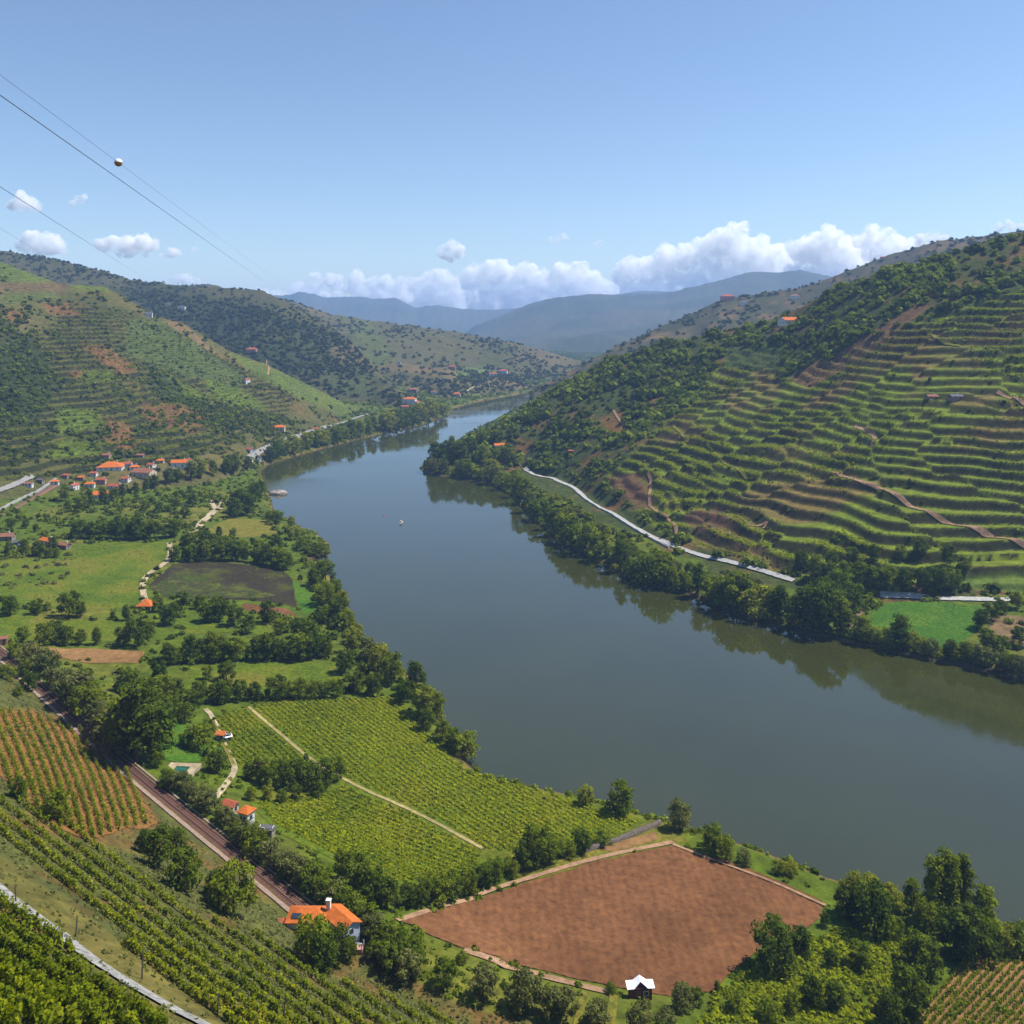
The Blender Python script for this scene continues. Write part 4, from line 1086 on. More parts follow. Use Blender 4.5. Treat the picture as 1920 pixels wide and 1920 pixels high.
P_, j_, i_ = points(riser2 * .035 * (lay == 3)); bushes("bank_scrub", P_, rng.uniform(1.0, 2.2, len(P_)), 'leaf_scrub', 18, .9, np.clip(rng.normal(.3, .2, len(P_)), 0, 1))
forest2 = blur(psel([(230, 535), (350, 560), (450, 566), (560, 600), (650, 633), (690, 660), (700, 705), (640, 705), (500, 695), (430, 665), (340, 610), (290, 598)]).astype(float), 3)
crest2 = smooth(16, 4, PY - np.interp(GP, [0, 100, 200, 250, 490, 560], [470, 485, 509, 523, 543, 575])) * (GP < 300)
den = (lay == 4) * (.0014 + .006 * smooth(.0, .5, pn2 + .5 * pn3) + .013 * forest2 + .005 * crest2 + .010 * smooth(1520, 1440, GY) * (GP > 690))
P_, j_, i_ = points(den); bushes("far_woods", P_, rng.uniform(2.5, 5.0, len(P_)), 'leaf_far', 14, .9, np.clip(rng.normal(.4, .25, len(P_)), 0, 1), .5)
den = ((lay == 5) * (.0008 + .004 * smooth(.0, .5, pn2 + .5 * pn3) + .007 * (Z < 30)) + (lay == 6) * (.001 + .004 * smooth(-.1, .4, pn2))) * (ds > 2)
P_, j_, i_ = points(den); bushes("farthest_woods", P_, rng.uniform(3, 6, len(P_)), 'leaf_far', 12, .85, np.clip(rng.normal(.45, .25, len(P_)), 0, 1), .5)
# valley floor
cl = (lay == 0) * land * ~fieldm
rail_d, _, _ = polydist(GX, GY, [(p.x, p.y, 0) for p in RP[::30]])
cl = cl * (rail_d > 5)
P_, j_, i_ = points(cl * (GY > 330) * (.010 + .040 * smooth(-.15, .4, pn + .3 * pn2))); bushes("valley_scrub", P_, rng.uniform(.8, 2.4, len(P_)), 'leaf_scrub', 24, .9, np.clip(rng.normal(.5, .28, len(P_)), 0, 1))
P_, j_, i_ = points(cl * (GY > 250) * .0085 * smooth(-.25, .3, pn2 + .3 * pn)); bushes("orchard_scrub", P_, rng.uniform(1.6, 3.2, len(P_)), 'leaf_scrub', 60, 1.1, np.clip(rng.normal(.42, .26, len(P_)), 0, 1), .30)
P_, j_, i_ = points(cl * (GY <= 330) * (.03 + .16 * smooth(-.2, .4, pn))); bushes("low_scrub", P_, rng.uniform(.35, 1.2, len(P_)), 'leaf_mid', 18, .8, np.clip(rng.normal(.55, .28, len(P_)), 0, 1))
P_, j_, i_ = points((ds > -.8) * (ds < 5) * (GY < 1500) * (.05 + .14 * smooth(-.3, .3, pn) + .35 * (lay == 2))); bushes("waterside_growth", P_, rng.uniform(.5, 1.4, len(P_)) * np.where(lay[j_, i_] == 2, 1.7, 1), 'leaf_mid', 26, 1.1, np.clip(rng.normal(.55, .28, len(P_)), 0, 1))
P_, j_, i_ = points((lay == 0) * fieldm * land * (GY > 380) * psel([(-60, 1030), (140, 1040), (130, 1090), (60, 1110), (-60, 1112)], 1.5) * .02); bushes("meadow_scrub", P_, rng.uniform(.8, 2.2, len(P_)), 'leaf_olive', 30, .8, np.clip(rng.normal(.6, .25, len(P_)), 0, 1))
P_, j_, i_ = points(((lay == 0) | (lay == 2)) * fieldm * land * (GY > 380) * .09 * smooth(-.1, .4, pn)); bushes("meadow_tufts", P_, rng.uniform(.25, .7, len(P_)), 'leaf_mid', 12, .6, np.clip(rng.normal(.5, .28, len(P_)), 0, 1))
# bright green rambling vines in the lower right
den = psel([(1340, 1870), (1400, 1820), (1520, 1760), (1600, 1745), (1700, 1760), (1730, 1840), (1680, 1930), (1300, 1940)], .4) * (lay <= 1) * .8 * smooth(-.7, -.1, pn)
P_, j_, i_ = points(den); bushes("rambling_vines", P_, rng.uniform(.6, 1.3, len(P_)), 'leaf_vine', 26, .8, np.clip(rng.normal(.72, .22, len(P_)), 0, 1), .36)
# near slope
P_, j_, i_ = points((lay == 1) * (rail_d > 5) * (GY > 75) * (.35 + 1.1 * smooth(-.3, .4, pn)) * .7)
bushes("slope_grass", P_, rng.uniform(.18, .5, len(P_)), 'leaf_olive', 14, .9, np.clip(rng.normal(.6, .25, len(P_)), 0, 1), .45)

# ------------------------------------------------------------------ vineyards on the valley floor
def vineyard(name, poly_px, a_px, b_px, gap, step, mat='leaf_vine', r=(.7, 1.0), k=14, hs=1.0, tone=.5, label=None, yellow=None):
    Pw = [at(x, y) for x, y in poly_px]; poly = [(p.x, p.y) for p in Pw]
    a = at(*a_px); b = at(*b_px); d = np.array([b.x - a.x, b.y - a.y]); d /= np.hypot(*d); nn = np.array([-d[1], d[0]])
    A = np.array(poly); s = A @ d; t = A @ nn
    ss, tt = np.meshgrid(np.arange(s.min(), s.max(), step), np.arange(t.min(), t.max(), gap))
    ss = ss + rng.normal(0, .25, ss.shape); tt = tt + rng.normal(0, .12, tt.shape)
    X = (ss[..., None] * d + tt[..., None] * nn).reshape(-1, 2)
    keep = inpoly(X[:, 0], X[:, 1], poly) & (rng.random(len(X)) > .05)
    X = X[keep]; P = np.stack([X[:, 0], X[:, 1], zat(X[:, 0], X[:, 1])], 1)
    tn = tone + .35 * fbm(X[:, 0] / 12, X[:, 1] / 12, 111, 3) + rng.normal(0, .16, len(X))
    if yellow is not None: tn = tn + yellow(X)
    bushes(name, P, rng.uniform(r[0], r[1], len(P)), mat, k, hs, np.clip(tn, 0, 1), .48, label)
def near_water(X):
    d_, _, _ = polydist(X[:, 0], X[:, 1], LS); return .30 * smooth(45, 5, d_)
vineyard("vineyard_rows", [(470, 1322), (600, 1312), (742, 1308), (788, 1366), (866, 1440), (1000, 1480), (1205, 1541), (1150, 1568), (1040, 1596), (920, 1594), (780, 1514), (650, 1458), (574, 1410)], (470, 1322), (574, 1410), 1.9, .9, r=(.6, .85), tone=.62, yellow=near_water, hs=.75)
vineyard("vineyard_rows", [(402, 1345), (460, 1328), (566, 1418), (600, 1440), (560, 1430), (450, 1440), (432, 1418)], (460, 1328), (566, 1418), 1.9, .9, r=(.6, .85), hs=.75, tone=.50)
vineyard("vineyard_rows", [(480, 1505), (640, 1474), (780, 1530), (896, 1596), (900, 1632), (860, 1660), (720, 1650), (650, 1610), (600, 1592), (520, 1552)], (640, 1474), (780, 1530), 1.9, .9, r=(.6, .85), hs=.75, tone=.50)
# ------------------------------------------------------------------ vines on the near slope
def vine_row(px_line, label, group, name="vine_row", mat='leaf_vine', step=.5, rad=.34, k=15, leaf=.18, h=1.15, gap=.30, ymin=40, tone=.55):
    P = line3(px_line, ymin, step)
    P = [p for i, p in enumerate(P) if R.random() > gap]
    if len(P) < 3: return None
    A = np.array([p[:] for p in P]); n = len(A)
    A[:, :2] += rng.normal(0, .16, (n, 2))
    bulk = np.clip(rng.normal(.95, .3, n), .4, 1.7)
    d = rdirs(n * k); c = np.repeat(A, k, 0)
    hh = np.repeat(h * bulk, k)
    pos = c + d * np.array([1, 1, 0]) * (rad * np.repeat(bulk, k) * rng.uniform(.3, 1, n * k))[:, None]
    pos[:, 2] += .25 + hh * rng.beta(1.7, 1.3, n * k)
    Q = leaf_quads(pos, d + np.array([0, 0, .6]), leaf * rng.uniform(.7, 1.35, n * k), .7)
    T = np.clip(tone + np.repeat(rng.normal(0, .14, n), k) + rng.normal(0, .16, n * k), 0, 1)
    # stems
    S = []
    for i in range(0, n, 2):
        x, y, z = A[i]; w = .04
        S.append([(x - w, y, z - .1), (x + w, y, z - .1), (x + w, y, z + .9), (x - w, y, z + .9)]); S.append([(x, y - w, z - .1), (x, y + w, z - .1), (x, y + w, z + .9), (x, y - w, z + .9)])
    o0 = A[0].copy()
    t = empty(name, o0); tag(t, label, "vine row", group)
    me = quads_mesh("vine_leaves", Q - o0, T); o = obj("vine_leaves", me, M[mat], t)
    o = obj("vine_stems", quads_mesh("vine_stems", np.array(S) - o0), M['bark'], t); tag(o, kind='stuff')
    return t

def clip_line(f, x0, x1, poly, dx=5):
    runs = []; cur = []
    for x in np.arange(x0, x1, dx):
        y = f(x)
        if inpoly(np.array([x]), np.array([y]), poly)[0]: cur.append((float(x), float(y)))
        else:
            if len(cur) > 8: runs.append(cur)
            cur = []
    if len(cur) > 8: runs.append(cur)
    return max(runs, key=len) if runs else None

slope_poly = [(-60, 1455), (0, 1490), (130, 1540), (250, 1612), (330, 1690), (420, 1738), (520, 1768), (590, 1832), (700, 1862), (800, 1890), (930, 1935), (430, 1945), (300, 1840), (190, 1728), (0, 1580), (-60, 1540)]
cs = list(np.arange(1225, 1600, 28))
lines = []
for c in cs:
    L = clip_line(lambda x: c + .80 * x - .00008 * x * x, -60, 940, slope_poly)
    if L: lines.append(L)
for k, L in enumerate(lines):
    vine_row(L, f"{ORD[len(lines) - 1 - k]} leafy vine row counted from the pale lane towards the railway" if k < len(lines) - 1 else "vine row nearest the pale concrete lane on the lower left slope", "vine rows on the near slope above the lane")
low_poly = [(-60, 1640), (0, 1688), (60, 1732), (140, 1795), (220, 1850), (300, 1900), (370, 1945), (-60, 1945)]
lines = []
for c in np.arange(1702, 1930, 36):
    L = clip_line(lambda x: c + .66 * x, -60, 400, low_poly)
    if L: lines.append(L)
for k, L in enumerate(lines):
    vine_row(L, f"{ORD[k]} dense vine row below the pale lane in the lower left corner" if k else "dense vine row right under the edge of the pale concrete lane", "vine rows below the lane", rad=.45, k=22, leaf=.18, gap=.34, h=1.6, tone=.48)
# rows on the brown field left of the railway
field("vineyard_soil", [(-70, 1300), (0, 1334), (60, 1332), (200, 1382), (300, 1545), (170, 1578), (92, 1545), (0, 1455), (-70, 1410)], M['plough3'], .15, 2)
brown_poly = [(-60, 1310), (0, 1338), (60, 1336), (198, 1386), (296, 1543), (170, 1574), (94, 1543), (0, 1455), (-60, 1410)]
lines = []
for tx in np.arange(-100, 210, 19):
    run = []
    for s in np.linspace(0, 1.25, 60):
        x = tx + 108 * s - 28 * s * s; y = 1325 + .28 * max(tx, 0) + 205 * s
        if inpoly(np.array([x]), np.array([y]), brown_poly)[0]: run.append((x, y))
    if len(run) > 6: lines.append(run)
for k, L in enumerate(lines):
    lab = f"{ORD[k]} thin vine row from the left on the brown earth beside the railway" if 0 < k < len(lines) - 1 else ("leftmost" if k == 0 else "rightmost") + " thin vine row on the brown earth beside the railway"
    vine_row(L, lab, "vine rows on the brown earth", rad=.36, k=18, leaf=.17, h=1.45, gap=.08, tone=.42)
# striped vineyard in the lower right corner
field("vineyard_soil", [(1828, 1786), (1990, 1790), (2060, 1960), (1700, 1960), (1722, 1905)], M['plough2'], .15, 2)
corner_poly = [(1825, 1786), (1990, 1790), (2060, 1950), (1700, 1950), (1718, 1905)]
lines = []
for tx in np.arange(1830, 2080, 19):
    run = []
    for s in np.linspace(0, 1.4, 60):
        x = tx - 120 * s; y = 1788 + 130 * s
        if inpoly(np.array([x]), np.array([y]), corner_poly)[0] and x < 1960: run.append((x, y))
    if len(run) > 6: lines.append(run)
for k, L in enumerate(lines):
    lab = f"{ORD[k]} straight vine row from the left in the striped corner vineyard" if k else "leftmost straight vine row in the striped corner vineyard"
    vine_row(L, lab, "vine rows in the striped corner vineyard", rad=.22, k=12, leaf=.15, h=.85, gap=.14, tone=.5, ymin=100)

# stakes along the lane
post_d = bpy.data.meshes.new("post")
bm = bmesh.new(); bmesh.ops.create_cone(bm, segments=8, radius1=.11, radius2=.085, depth=1.0, cap_ends=True); bmesh.ops.translate(bm, vec=(0, 0, .5), verts=bm.verts)
bmesh.ops.bevel(bm, geom=[e for e in bm.edges if abs(e.verts[0].co.z - e.verts[1].co.z) < .01 and e.verts[0].co.z > .5], offset=.02, segments=1, affect='EDGES'); bm.to_mesh(post_d); bm.free()
M['wood'] = simple_mat("weathered_wood", (.075, .06, .05), .9, .3, 4)
post_d.materials.append(M['wood'])
for k, (px, py, h) in enumerate([(30, 1694, 34), (141, 1764, 46), (266, 1836, 52), (408, 1908, 46), (531, 1918, 40)]):
    o = bpy.data.objects.new("vine_stake", post_d); C.objects.link(o); p = at(px, py, 40)
    H = h * p.y / F; o.location = p - Vector((0, 0, .3)); o.scale = (1, 1, H + .3); o.rotation_euler = (R.uniform(-.06, .06), R.uniform(-.06, .06), 0)
    tag(o, ["short dark stake at the upper end of the pale lane", "dark stake leaning beside the pale lane, second from the left edge", "tall dark stake in the middle of the pale lane's edge", "dark stake where the pale lane leaves the frame", "dark stake among vines right of the pale lane's end"][k], "stake", "stakes along the lane")

# ------------------------------------------------------------------ houses
def wall_mat(name, c): return simple_mat(name, c, .9, .10, 1.2, .1)
def tile_mat(name, c):
    m, nt, p, o = new_mat(name)
    w = N(nt, "ShaderNodeTexWave"); w.inputs["Scale"].default_value = 1.4; w.inputs["Distortion"].default_value = .4
    tc = N(nt, "ShaderNodeTexCoord"); nt.links.new(tc.outputs["Object"], w.inputs["Vector"])
    n = noise_node(nt, 1.3, 4, .6)
    r1 = ramp(nt, n.outputs[0], [(.3, tuple(x * .72 for x in c)), (.7, tuple(min(1, x * 1.2) for x in c))])
    r2 = ramp(nt, w.outputs[0], [(0, (.75, .75, .75)), (.6, (1.05, 1.05, 1.05))])
    nt.links.new(mix(nt, r1.outputs[0], r2.outputs[0], mode='MULTIPLY', f=1.), p.inputs["Base Color"]); p.inputs["Roughness"].default_value = .85; p.inputs["Specular IOR Level"].default_value = .2
    b = N(nt, "ShaderNodeBump"); b.inputs["Strength"].default_value = .5; b.inputs["Distance"].default_value = .08
    nt.links.new(w.outputs[0], b.inputs["Height"]); nt.links.new(b.outputs[0], p.inputs["Normal"])
    return m
M['t_orange'] = tile_mat("orange_tiles", (.48, .125, .022)); M['t_red'] = tile_mat("red_tiles", (.33, .085, .042)); M['t_dull'] = tile_mat("faded_tiles", (.24, .10, .065)); M['t_slate'] = tile_mat("slate_roof", (.10, .098, .112))
M['w_white'] = wall_mat("white_wall", (.55, .55, .53)); M['w_cream'] = wall_mat("cream_wall", (.44, .37, .26)); M['w_stone'] = wall_mat("stone_wall", (.20, .165, .13)); M['w_pink'] = wall_mat("pink_wall", (.38, .22, .175)); M['w_blue'] = wall_mat("pale_blue_wall", (.34, .42, .54)); M['w_brick'] = wall_mat("brick_wall", (.12, .032, .025))
M['glass'] = simple_mat("dark_glass", (.03, .035, .045), .15, .2, 2, spec=.5); M['frame'] = simple_mat("painted_frame", (.62, .60, .56), .6, .08, 3); M['door'] = simple_mat("wooden_door", (.14, .075, .045), .7, .25, 3)
M['whiteroof'] = simple_mat("white_sheet_roof", (.82, .83, .86), .5, .05, 1.0)

def box_bm(bm, x0, x1, y0, y1, z0, z1):
    v = [bm.verts.new(c) for c in ((x0, y0, z0), (x1, y0, z0), (x1, y1, z0), (x0, y1, z0), (x0, y0, z1), (x1, y0, z1), (x1, y1, z1), (x0, y1, z1))]
    for f in ((0, 3, 2, 1), (4, 5, 6, 7), (0, 1, 5, 4), (1, 2, 6, 5), (2, 3, 7, 6), (3, 0, 4, 7)): bm.faces.new([v[i] for i in f])
    return v
def bmesh_obj(name, bm, mat, parent, loc=(0, 0, 0)):
    bmesh.ops.recalc_face_normals(bm, faces=bm.faces)
    me = bpy.data.meshes.new(name); bm.to_mesh(me); bm.free(); o = obj(name, me, mat, parent); o.location = loc; return o

def gable_walls(L, Wd, H, pitch, gable=True):
    bm = bmesh.new(); a, b = L / 2, Wd / 2; rz = H + b * pitch
    prof = [(-b, -2.0), (b, -2.0), (b, H)] + ([(0, rz)] if gable else []) + [(-b, H)]
    A = [bm.verts.new((-a, y, z)) for y, z in prof]; B = [bm.verts.new((a, y, z)) for y, z in prof]
    bm.faces.new(A[::-1]); bm.faces.new(B)
    for k in range(len(prof)): bm.faces.new((A[k], A[(k + 1) % len(prof)], B[(k + 1) % len(prof)], B[k]))
    return bm
def roof_bm(L, Wd, H, pitch, kind, ov=.45, th=.16):
    bm = bmesh.new(); a, b = L / 2 + ov, Wd / 2 + ov; z0 = H - ov * pitch + .06; zr = H + Wd / 2 * pitch + .06
    hip = min(L / 2, Wd / 2) if kind == 'hip' else 0
    for up in (0, th):
        pass
    P = lambda x, y, z: bm.verts.new((x, y, z))
    lo = [P(-a, -b, z0), P(a, -b, z0), P(a, b, z0), P(-a, b, z0)]; hi = [P(-a, -b, z0 + th), P(a, -b, z0 + th), P(a, b, z0 + th), P(-a, b, z0 + th)]
    if kind == 'pyramid': ra = rb = 0.0; 
    r = (a - ov - hip) + (ov if kind == 'gable' else 0)
    if kind == 'pyramid': r = .05
    T0, T1 = P(-r, 0, zr + th), P(r, 0, zr + th); U0, U1 = P(-r, 0, zr), P(r, 0, zr)
    f = bm.faces.new
    f((hi[0], hi[1], T1, T0)); f((hi[2], hi[3], T0, T1)); f((hi[1], hi[2], T1)); f((hi[3], hi[0], T0))
    f((lo[1], lo[0], U0, U1)); f((lo[3], lo[2], U1, U0)); f((lo[2], lo[1], U1)); f((lo[0], lo[3], U0))
    for k in range(4): f((lo[k], lo[(k + 1) % 4], hi[(k + 1) % 4], hi[k]))
    if kind == 'gable':
        pass
    return bm
def gable_roof(L, Wd, H, pitch, ov=.4, th=.16):
    bm = bmesh.new(); a = L / 2 + ov; b = Wd / 2; e = b + ov
    ze = H - ov * pitch + .05; zr = H + b * pitch + .05
    prof = [(-e, ze), (0, zr), (e, ze), (e, ze + th), (0, zr + th), (-e, ze + th)]
    A = [bm.verts.new((-a, y, z)) for y, z in prof]; B = [bm.verts.new((a, y, z)) for y, z in prof]
    for q in ((0, 1, 4, 5), (1, 2, 3, 4)):
        bm.faces.new([A[i] for i in q]); bm.faces.new([B[i] for i in q][::-1])
    for k in range(6): bm.faces.new((A[k], A[(k + 1) % 6], B[(k + 1) % 6], B[k]))
    return bm
def opening(name, parent, x, y, z, w, h, face, fine):
    """window or door set in a wall face: 's','n' run along x, 'e','w' along y"""
    bm = bmesh.new(); t = .05
    def slab(bm, w_, h_, d0, d1, zz):
        if face == 's': box_bm(bm, x - w_ / 2, x + w_ / 2, y - d1, y + d0, zz, zz + h_)
        if face == 'n': box_bm(bm, x - w_ / 2, x + w_ / 2, y - d0, y + d1, zz, zz + h_)
        if face == 'e': box_bm(bm, x - d0, x + d1, y - w_ / 2, y + w_ / 2, zz, zz + h_)
        if face == 'w': box_bm(bm, x - d1, x + d0, y - w_ / 2, y + w_ / 2, zz, zz + h_)
    if name == 'door':
        slab(bm, w, h, .05, .05, z); return bmesh_obj("door", bm, M['door'], parent)
    if fine:
        slab(bm, w + .24, h + .24, .05, .05, z - .12); fr = bmesh_obj("window", bm, M['frame'], parent)
        bm = bmesh.new(); slab(bm, w, h, .0, .075, z); bmesh_obj("pane", bm, M['glass'], fr); return fr
    slab(bm, w, h, .05, .05, z); return bmesh_obj("window", bm, M['glass'], parent)

def house_parts(t, L, Wd, H, roof, wall, tile, pitch=.5, fine=True, chim=True, nwin=2, wins='sewn', door='s'):
    bmesh_obj("wall", gable_walls(L, Wd, H, pitch, roof == 'gable'), M[wall], t)
    rb = gable_roof(L, Wd, H, pitch) if roof == 'gable' else roof_bm(L, Wd, H, pitch, roof)
    rf = bmesh_obj("roof", rb, M[tile], t)
    if chim:
        bm = bmesh.new(); cx = L * .22; cy = Wd * .16; zt = H + Wd / 2 * pitch
        box_bm(bm, cx - .35, cx + .35, cy - .3, cy + .3, H + .2, zt + .9); box_bm(bm, cx - .45, cx + .45, cy - .4, cy + .4, zt + .903, zt + 1.05)
        bmesh_obj("chimney", bm, M['w_white'], rf)
    st = max(1, int(H / 2.7))
    for f_ in wins:
        span = L if f_ in 'sn' else Wd; n = max(1, nwin if f_ in 'sn' else nwin - 1)
        for s in range(st):
            for k in range(n):
                q = (-.5 + (k + .5) / n) * span * .86
                x, y = (q, -Wd / 2) if f_ == 's' else (q, Wd / 2) if f_ == 'n' else (L / 2, q) if f_ == 'e' else (-L / 2, q)
                if f_ == door and s == 0 and k == n // 2: opening('door', t, x, y, .02, 1.0, 2.1, f_, fine)
                else: opening('window', t, x, y, .95 + s * 2.7, .95, 1.25, f_, fine)

def house(px, py, wpx, yaw, roof, wall, tile, label, asp=.62, H=None, ymin=62, pitch=.48, chim=True, nwin=2, group="houses in the valley", name="house", cat="house"):
    p = at(px, py, ymin); L = wpx * p.y / F
    Wd = L * asp; H = (H or (4.4 if L > 9 else 3.0)) * (.8 if p.y < 1100 else 1)
    t = empty(name, p + Vector((0, 0, .1)), math.radians(yaw)); tag(t, label, cat, group)
    house_parts(t, L, Wd, H, roof, wall, tile, pitch, fine=(p.y < 420), chim=chim and L > 6, nwin=nwin if p.y < 1000 else 2, wins='swe' if p.y < 1000 else 's')
    return t
g = "houses of the village at the left"
house(208, 880, 44, 12, 'hip', 'w_white', 't_orange', "large white village house with bright orange hipped roof below the red earth", H=3.6, asp=.75, group=g, nwin=4)
house(238, 876, 18, 12, 'gable', 'w_blue', 't_red', "small bluish house with red roof joined right of the largest orange roof", H=4.2, group=g)
house(270, 892, 38, -12, 'gable', 'w_cream', 't_dull', "cream village house with brownish red roof, left of the slate roof", group=g, nwin=3)
house(320, 892, 30, -50, 'gable', 'w_stone', 't_slate', "stone building with a steep dark slate roof at the village edge", H=4, pitch=.8, group=g)
house(338, 874, 30, 5, 'gable', 'w_white', 't_orange', "white house with orange roof just behind the dark slate roof", group=g, H=4.5)
house(188, 934, 42, 8, 'hip', 'w_white', 't_orange', "long house with the brightest orange roof, lowest of the village cluster", asp=.5, H=4, group=g, nwin=4)
house(168, 914, 18, 10, 'hip', 'w_white', 't_orange', "small orange roofed house left above the long bright orange roof", group=g, H=4)
house(190, 906, 17, 4, 'gable', 'w_pink', 't_red', "red roofed house with pink walls in the middle of the village cluster", group=g, H=4)
house(218, 917, 28, -18, 'gable', 'w_white', 't_red', "long low red roofed house right above the long bright orange roof", asp=.45, H=3.4, group=g)
house(138, 918, 18, 80, 'gable', 'w_white', 't_red', "white gabled house with red roof, first right of the railway end", group=g, H=4.5)
house(102, 908, 15, 15, 'hip', 'w_white', 't_orange', "small station house with orange roof at the end of the far railway", group=g)
house(54, 912, 14, 5, 'gable', 'w_white', 't_dull', "small white house beside the pale road at the left edge", group=g)
house(76, 905, 12, -10, 'gable', 'w_stone', 't_slate', "small grey house between pale road and far railway", group=g)
house(8, 1012, 34, 6, 'gable', 'w_stone', 't_dull', "low house with faded red roof cut by the left edge", H=3, asp=.5, group=g)
house(28, 1024, 16, 10, 'gable', 'w_blue', 't_slate', "small pale blue house under the faded roof at the left edge", H=3, group=g)
house(90, 1020, 30, -28, 'gable', 'w_cream', 't_orange', "long farmhouse with orange roof among trees above the large meadow", H=3, asp=.5, group=g)
house(120, 1028, 24, -22, 'gable', 'w_stone', 't_dull', "barn with dull red roof, right end of the farmhouse above the meadow", H=2.8, asp=.5, group=g)
house(4, 1208, 18, 20, 'gable', 'w_pink', 't_dull', "pinkish cottage at the left edge where the railway enters", H=3, group=g)
for px_, py_, w_, yw_, rf_, wl_, tl_, lb_ in ((200, 858, 14, 0, 'gable', 'w_pink', 't_dull', "small faded roofed house above the largest orange roof, by red earth"), (252, 880, 16, 20, 'hip', 'w_white', 't_orange', "small orange roofed house between largest roof and the cream house"),
    (284, 876, 14, -20, 'gable', 'w_white', 't_red', "white gable with red roof behind the cream village house"), (300, 868, 14, 10, 'hip', 'w_cream', 't_orange', "small orange roofed house left behind the slate roof"), (352, 868, 13, 0, 'gable', 'w_white', 't_red', "last small white house at the village's right end"),
    (236, 902, 15, -10, 'gable', 'w_white', 't_red', "red roofed cottage below the cream village house"), (228, 922, 15, 15, 'hip', 'w_white', 't_dull', "pale cottage with faded roof, lower right of the village cluster"), (152, 900, 12, 5, 'gable', 'w_pink', 't_orange', "tiny orange roofed cottage above the village's gabled house"),
    (176, 892, 12, 0, 'gable', 'w_white', 't_red', "tiny red roofed cottage above the middle of the village cluster"), (122, 896, 11, 0, 'hip', 'w_stone', 't_red', "tiny stone cottage with red roof behind the station house"), (264, 858, 12, 0, 'gable', 'w_stone', 't_dull', "small stone barn on the red earth above the village")):
    house(px_, py_, w_, yw_, rf_, wl_, tl_, lb_, H=3.0, group=g, asp=.75)
g = "houses along the far left road"
house(470, 848, 22, -52, 'gable', 'w_white', 't_red', "narrow house with orange red roof above the bend of the far road", asp=.45, group=g, H=4)
house(466, 866, 15, 8, 'hip', 'w_white', 't_slate', "low white building below the bend of the far road", group=g, H=3.5)
house(485, 862, 12, -60, 'gable', 'w_white', 't_dull', "white gabled house right of the low white building by the far road", group=g, H=4)
house(523, 806, 22, 5, 'hip', 'w_cream', 't_orange', "orange hipped house alone on the slope above the far road", group=g)
house(592, 808, 13, -10, 'gable', 'w_white', 't_red', "red roofed house directly on the far road", group=g)
house(540, 832, 10, 0, 'gable', 'w_white', 't_slate', "tiny pale house below the far road", group=g)
g = "houses scattered on the left hills"
house(472, 660, 20, -5, 'hip', 'w_pink', 't_red', "red roofed farmhouse on the crest of the green spur", H=5, group=g)
house(463, 719, 11, 60, 'gable', 'w_white', 't_red', "little white house with red roof below the spur's farmhouse", H=5, group=g)
house(279, 594, 13, 15, 'gable', 'w_white', 't_slate', "white house alone on the crest above the terraces", H=5, group=g)
house(315, 575, 9, 0, 'gable', 'w_cream', 't_slate', "small cream house in the dark trees behind the crest", H=5, group=g)
house(341, 580, 14, 0, 'hip', 'w_white', 't_slate', "pale grey roofed house in the dark trees behind the crest", H=5, group=g)
house(252, 514, 8, 0, 'gable', 'w_pink', 't_red', "reddish house on the left skyline", H=8, group=g)
g = "houses by the bend of the river"
house(768, 756, 24, -8, 'hip', 'w_white', 't_orange', "large orange roofed house above the bend of the river", H=7, group=g)
house(782, 762, 12, 60, 'gable', 'w_white', 't_red', "bright white gabled house right beside the large orange roof at the bend", H=7, group=g)
house(760, 768, 14, 5, 'gable', 'w_pink', 't_red', "low pinkish house below the large orange roof at the bend", H=5, group=g)
house(774, 736, 18, -10, 'hip', 'w_stone', 't_dull', "dull roofed house above the large orange roof at the bend", H=6, group=g)
house(813, 740, 9, 0, 'gable', 'w_white', 't_dull', "small white house right of the bend's cluster, among trees", H=6, group=g)
house(856, 744, 14, -5, 'hip', 'w_cream', 't_orange', "cream house near the water beyond the bend's cluster", H=6, group=g)
house(924, 707, 14, 5, 'gable', 'w_white', 't_red', "left red roof of the farthest hamlet", H=8, group=g)
house(943, 701, 16, -8, 'hip', 'w_white', 't_red', "right red roof of the farthest hamlet", H=8, group=g)
house(848, 693, 12, 0, 'gable', 'w_pink', 't_red', "lone reddish house on the slope left of the farthest hamlet", H=7, group=g)
house(748, 684, 7, 0, 'hip', 'w_white', 't_slate', "small white chapel like house under a dark tree clump", H=6, group=g)
g = "houses on the right hill"
house(1480, 608, 36, 22, 'gable', 'w_white', 't_orange', "white house with orange roof high on the right hillside", H=5, group=g, nwin=3)
house(936, 842, 20, 20, 'gable', 'w_blue', 't_orange', "orange roofed riverside house on the headland", H=5, group=g)
house(918, 848, 16, 10, 'hip', 'w_white', 't_slate', "low white building left of the headland's orange roof", H=4, group=g)
house(1070, 850, 10, 0, 'hip', 'w_stone', 't_red', "tiny red roofed hut above the white road", H=3, group=g)
house(1364, 562, 24, 0, 'hip', 'w_pink', 't_red', "pinkish red roofed villa on the far right ridge", H=7, group=g)
house(1394, 572, 12, 0, 'gable', 'w_white', 't_slate', "small white house right of the ridge villa", H=6, group=g)
house(1490, 560, 16, 0, 'hip', 'w_white', 't_dull', "pale house on the far ridge above the hillside's orange roof", H=6, group=g)
house(1655, 488, 8, 0, 'gable', 'w_pink', 't_red', "small pink house on the right skyline slope", H=6, group=g)
house(1748, 748, 20, 0, 'gable', 'w_stone', 't_dull', "left of two ruined stone sheds among the terraces", H=2.2, group=g, name="stone_shed", cat="shed")
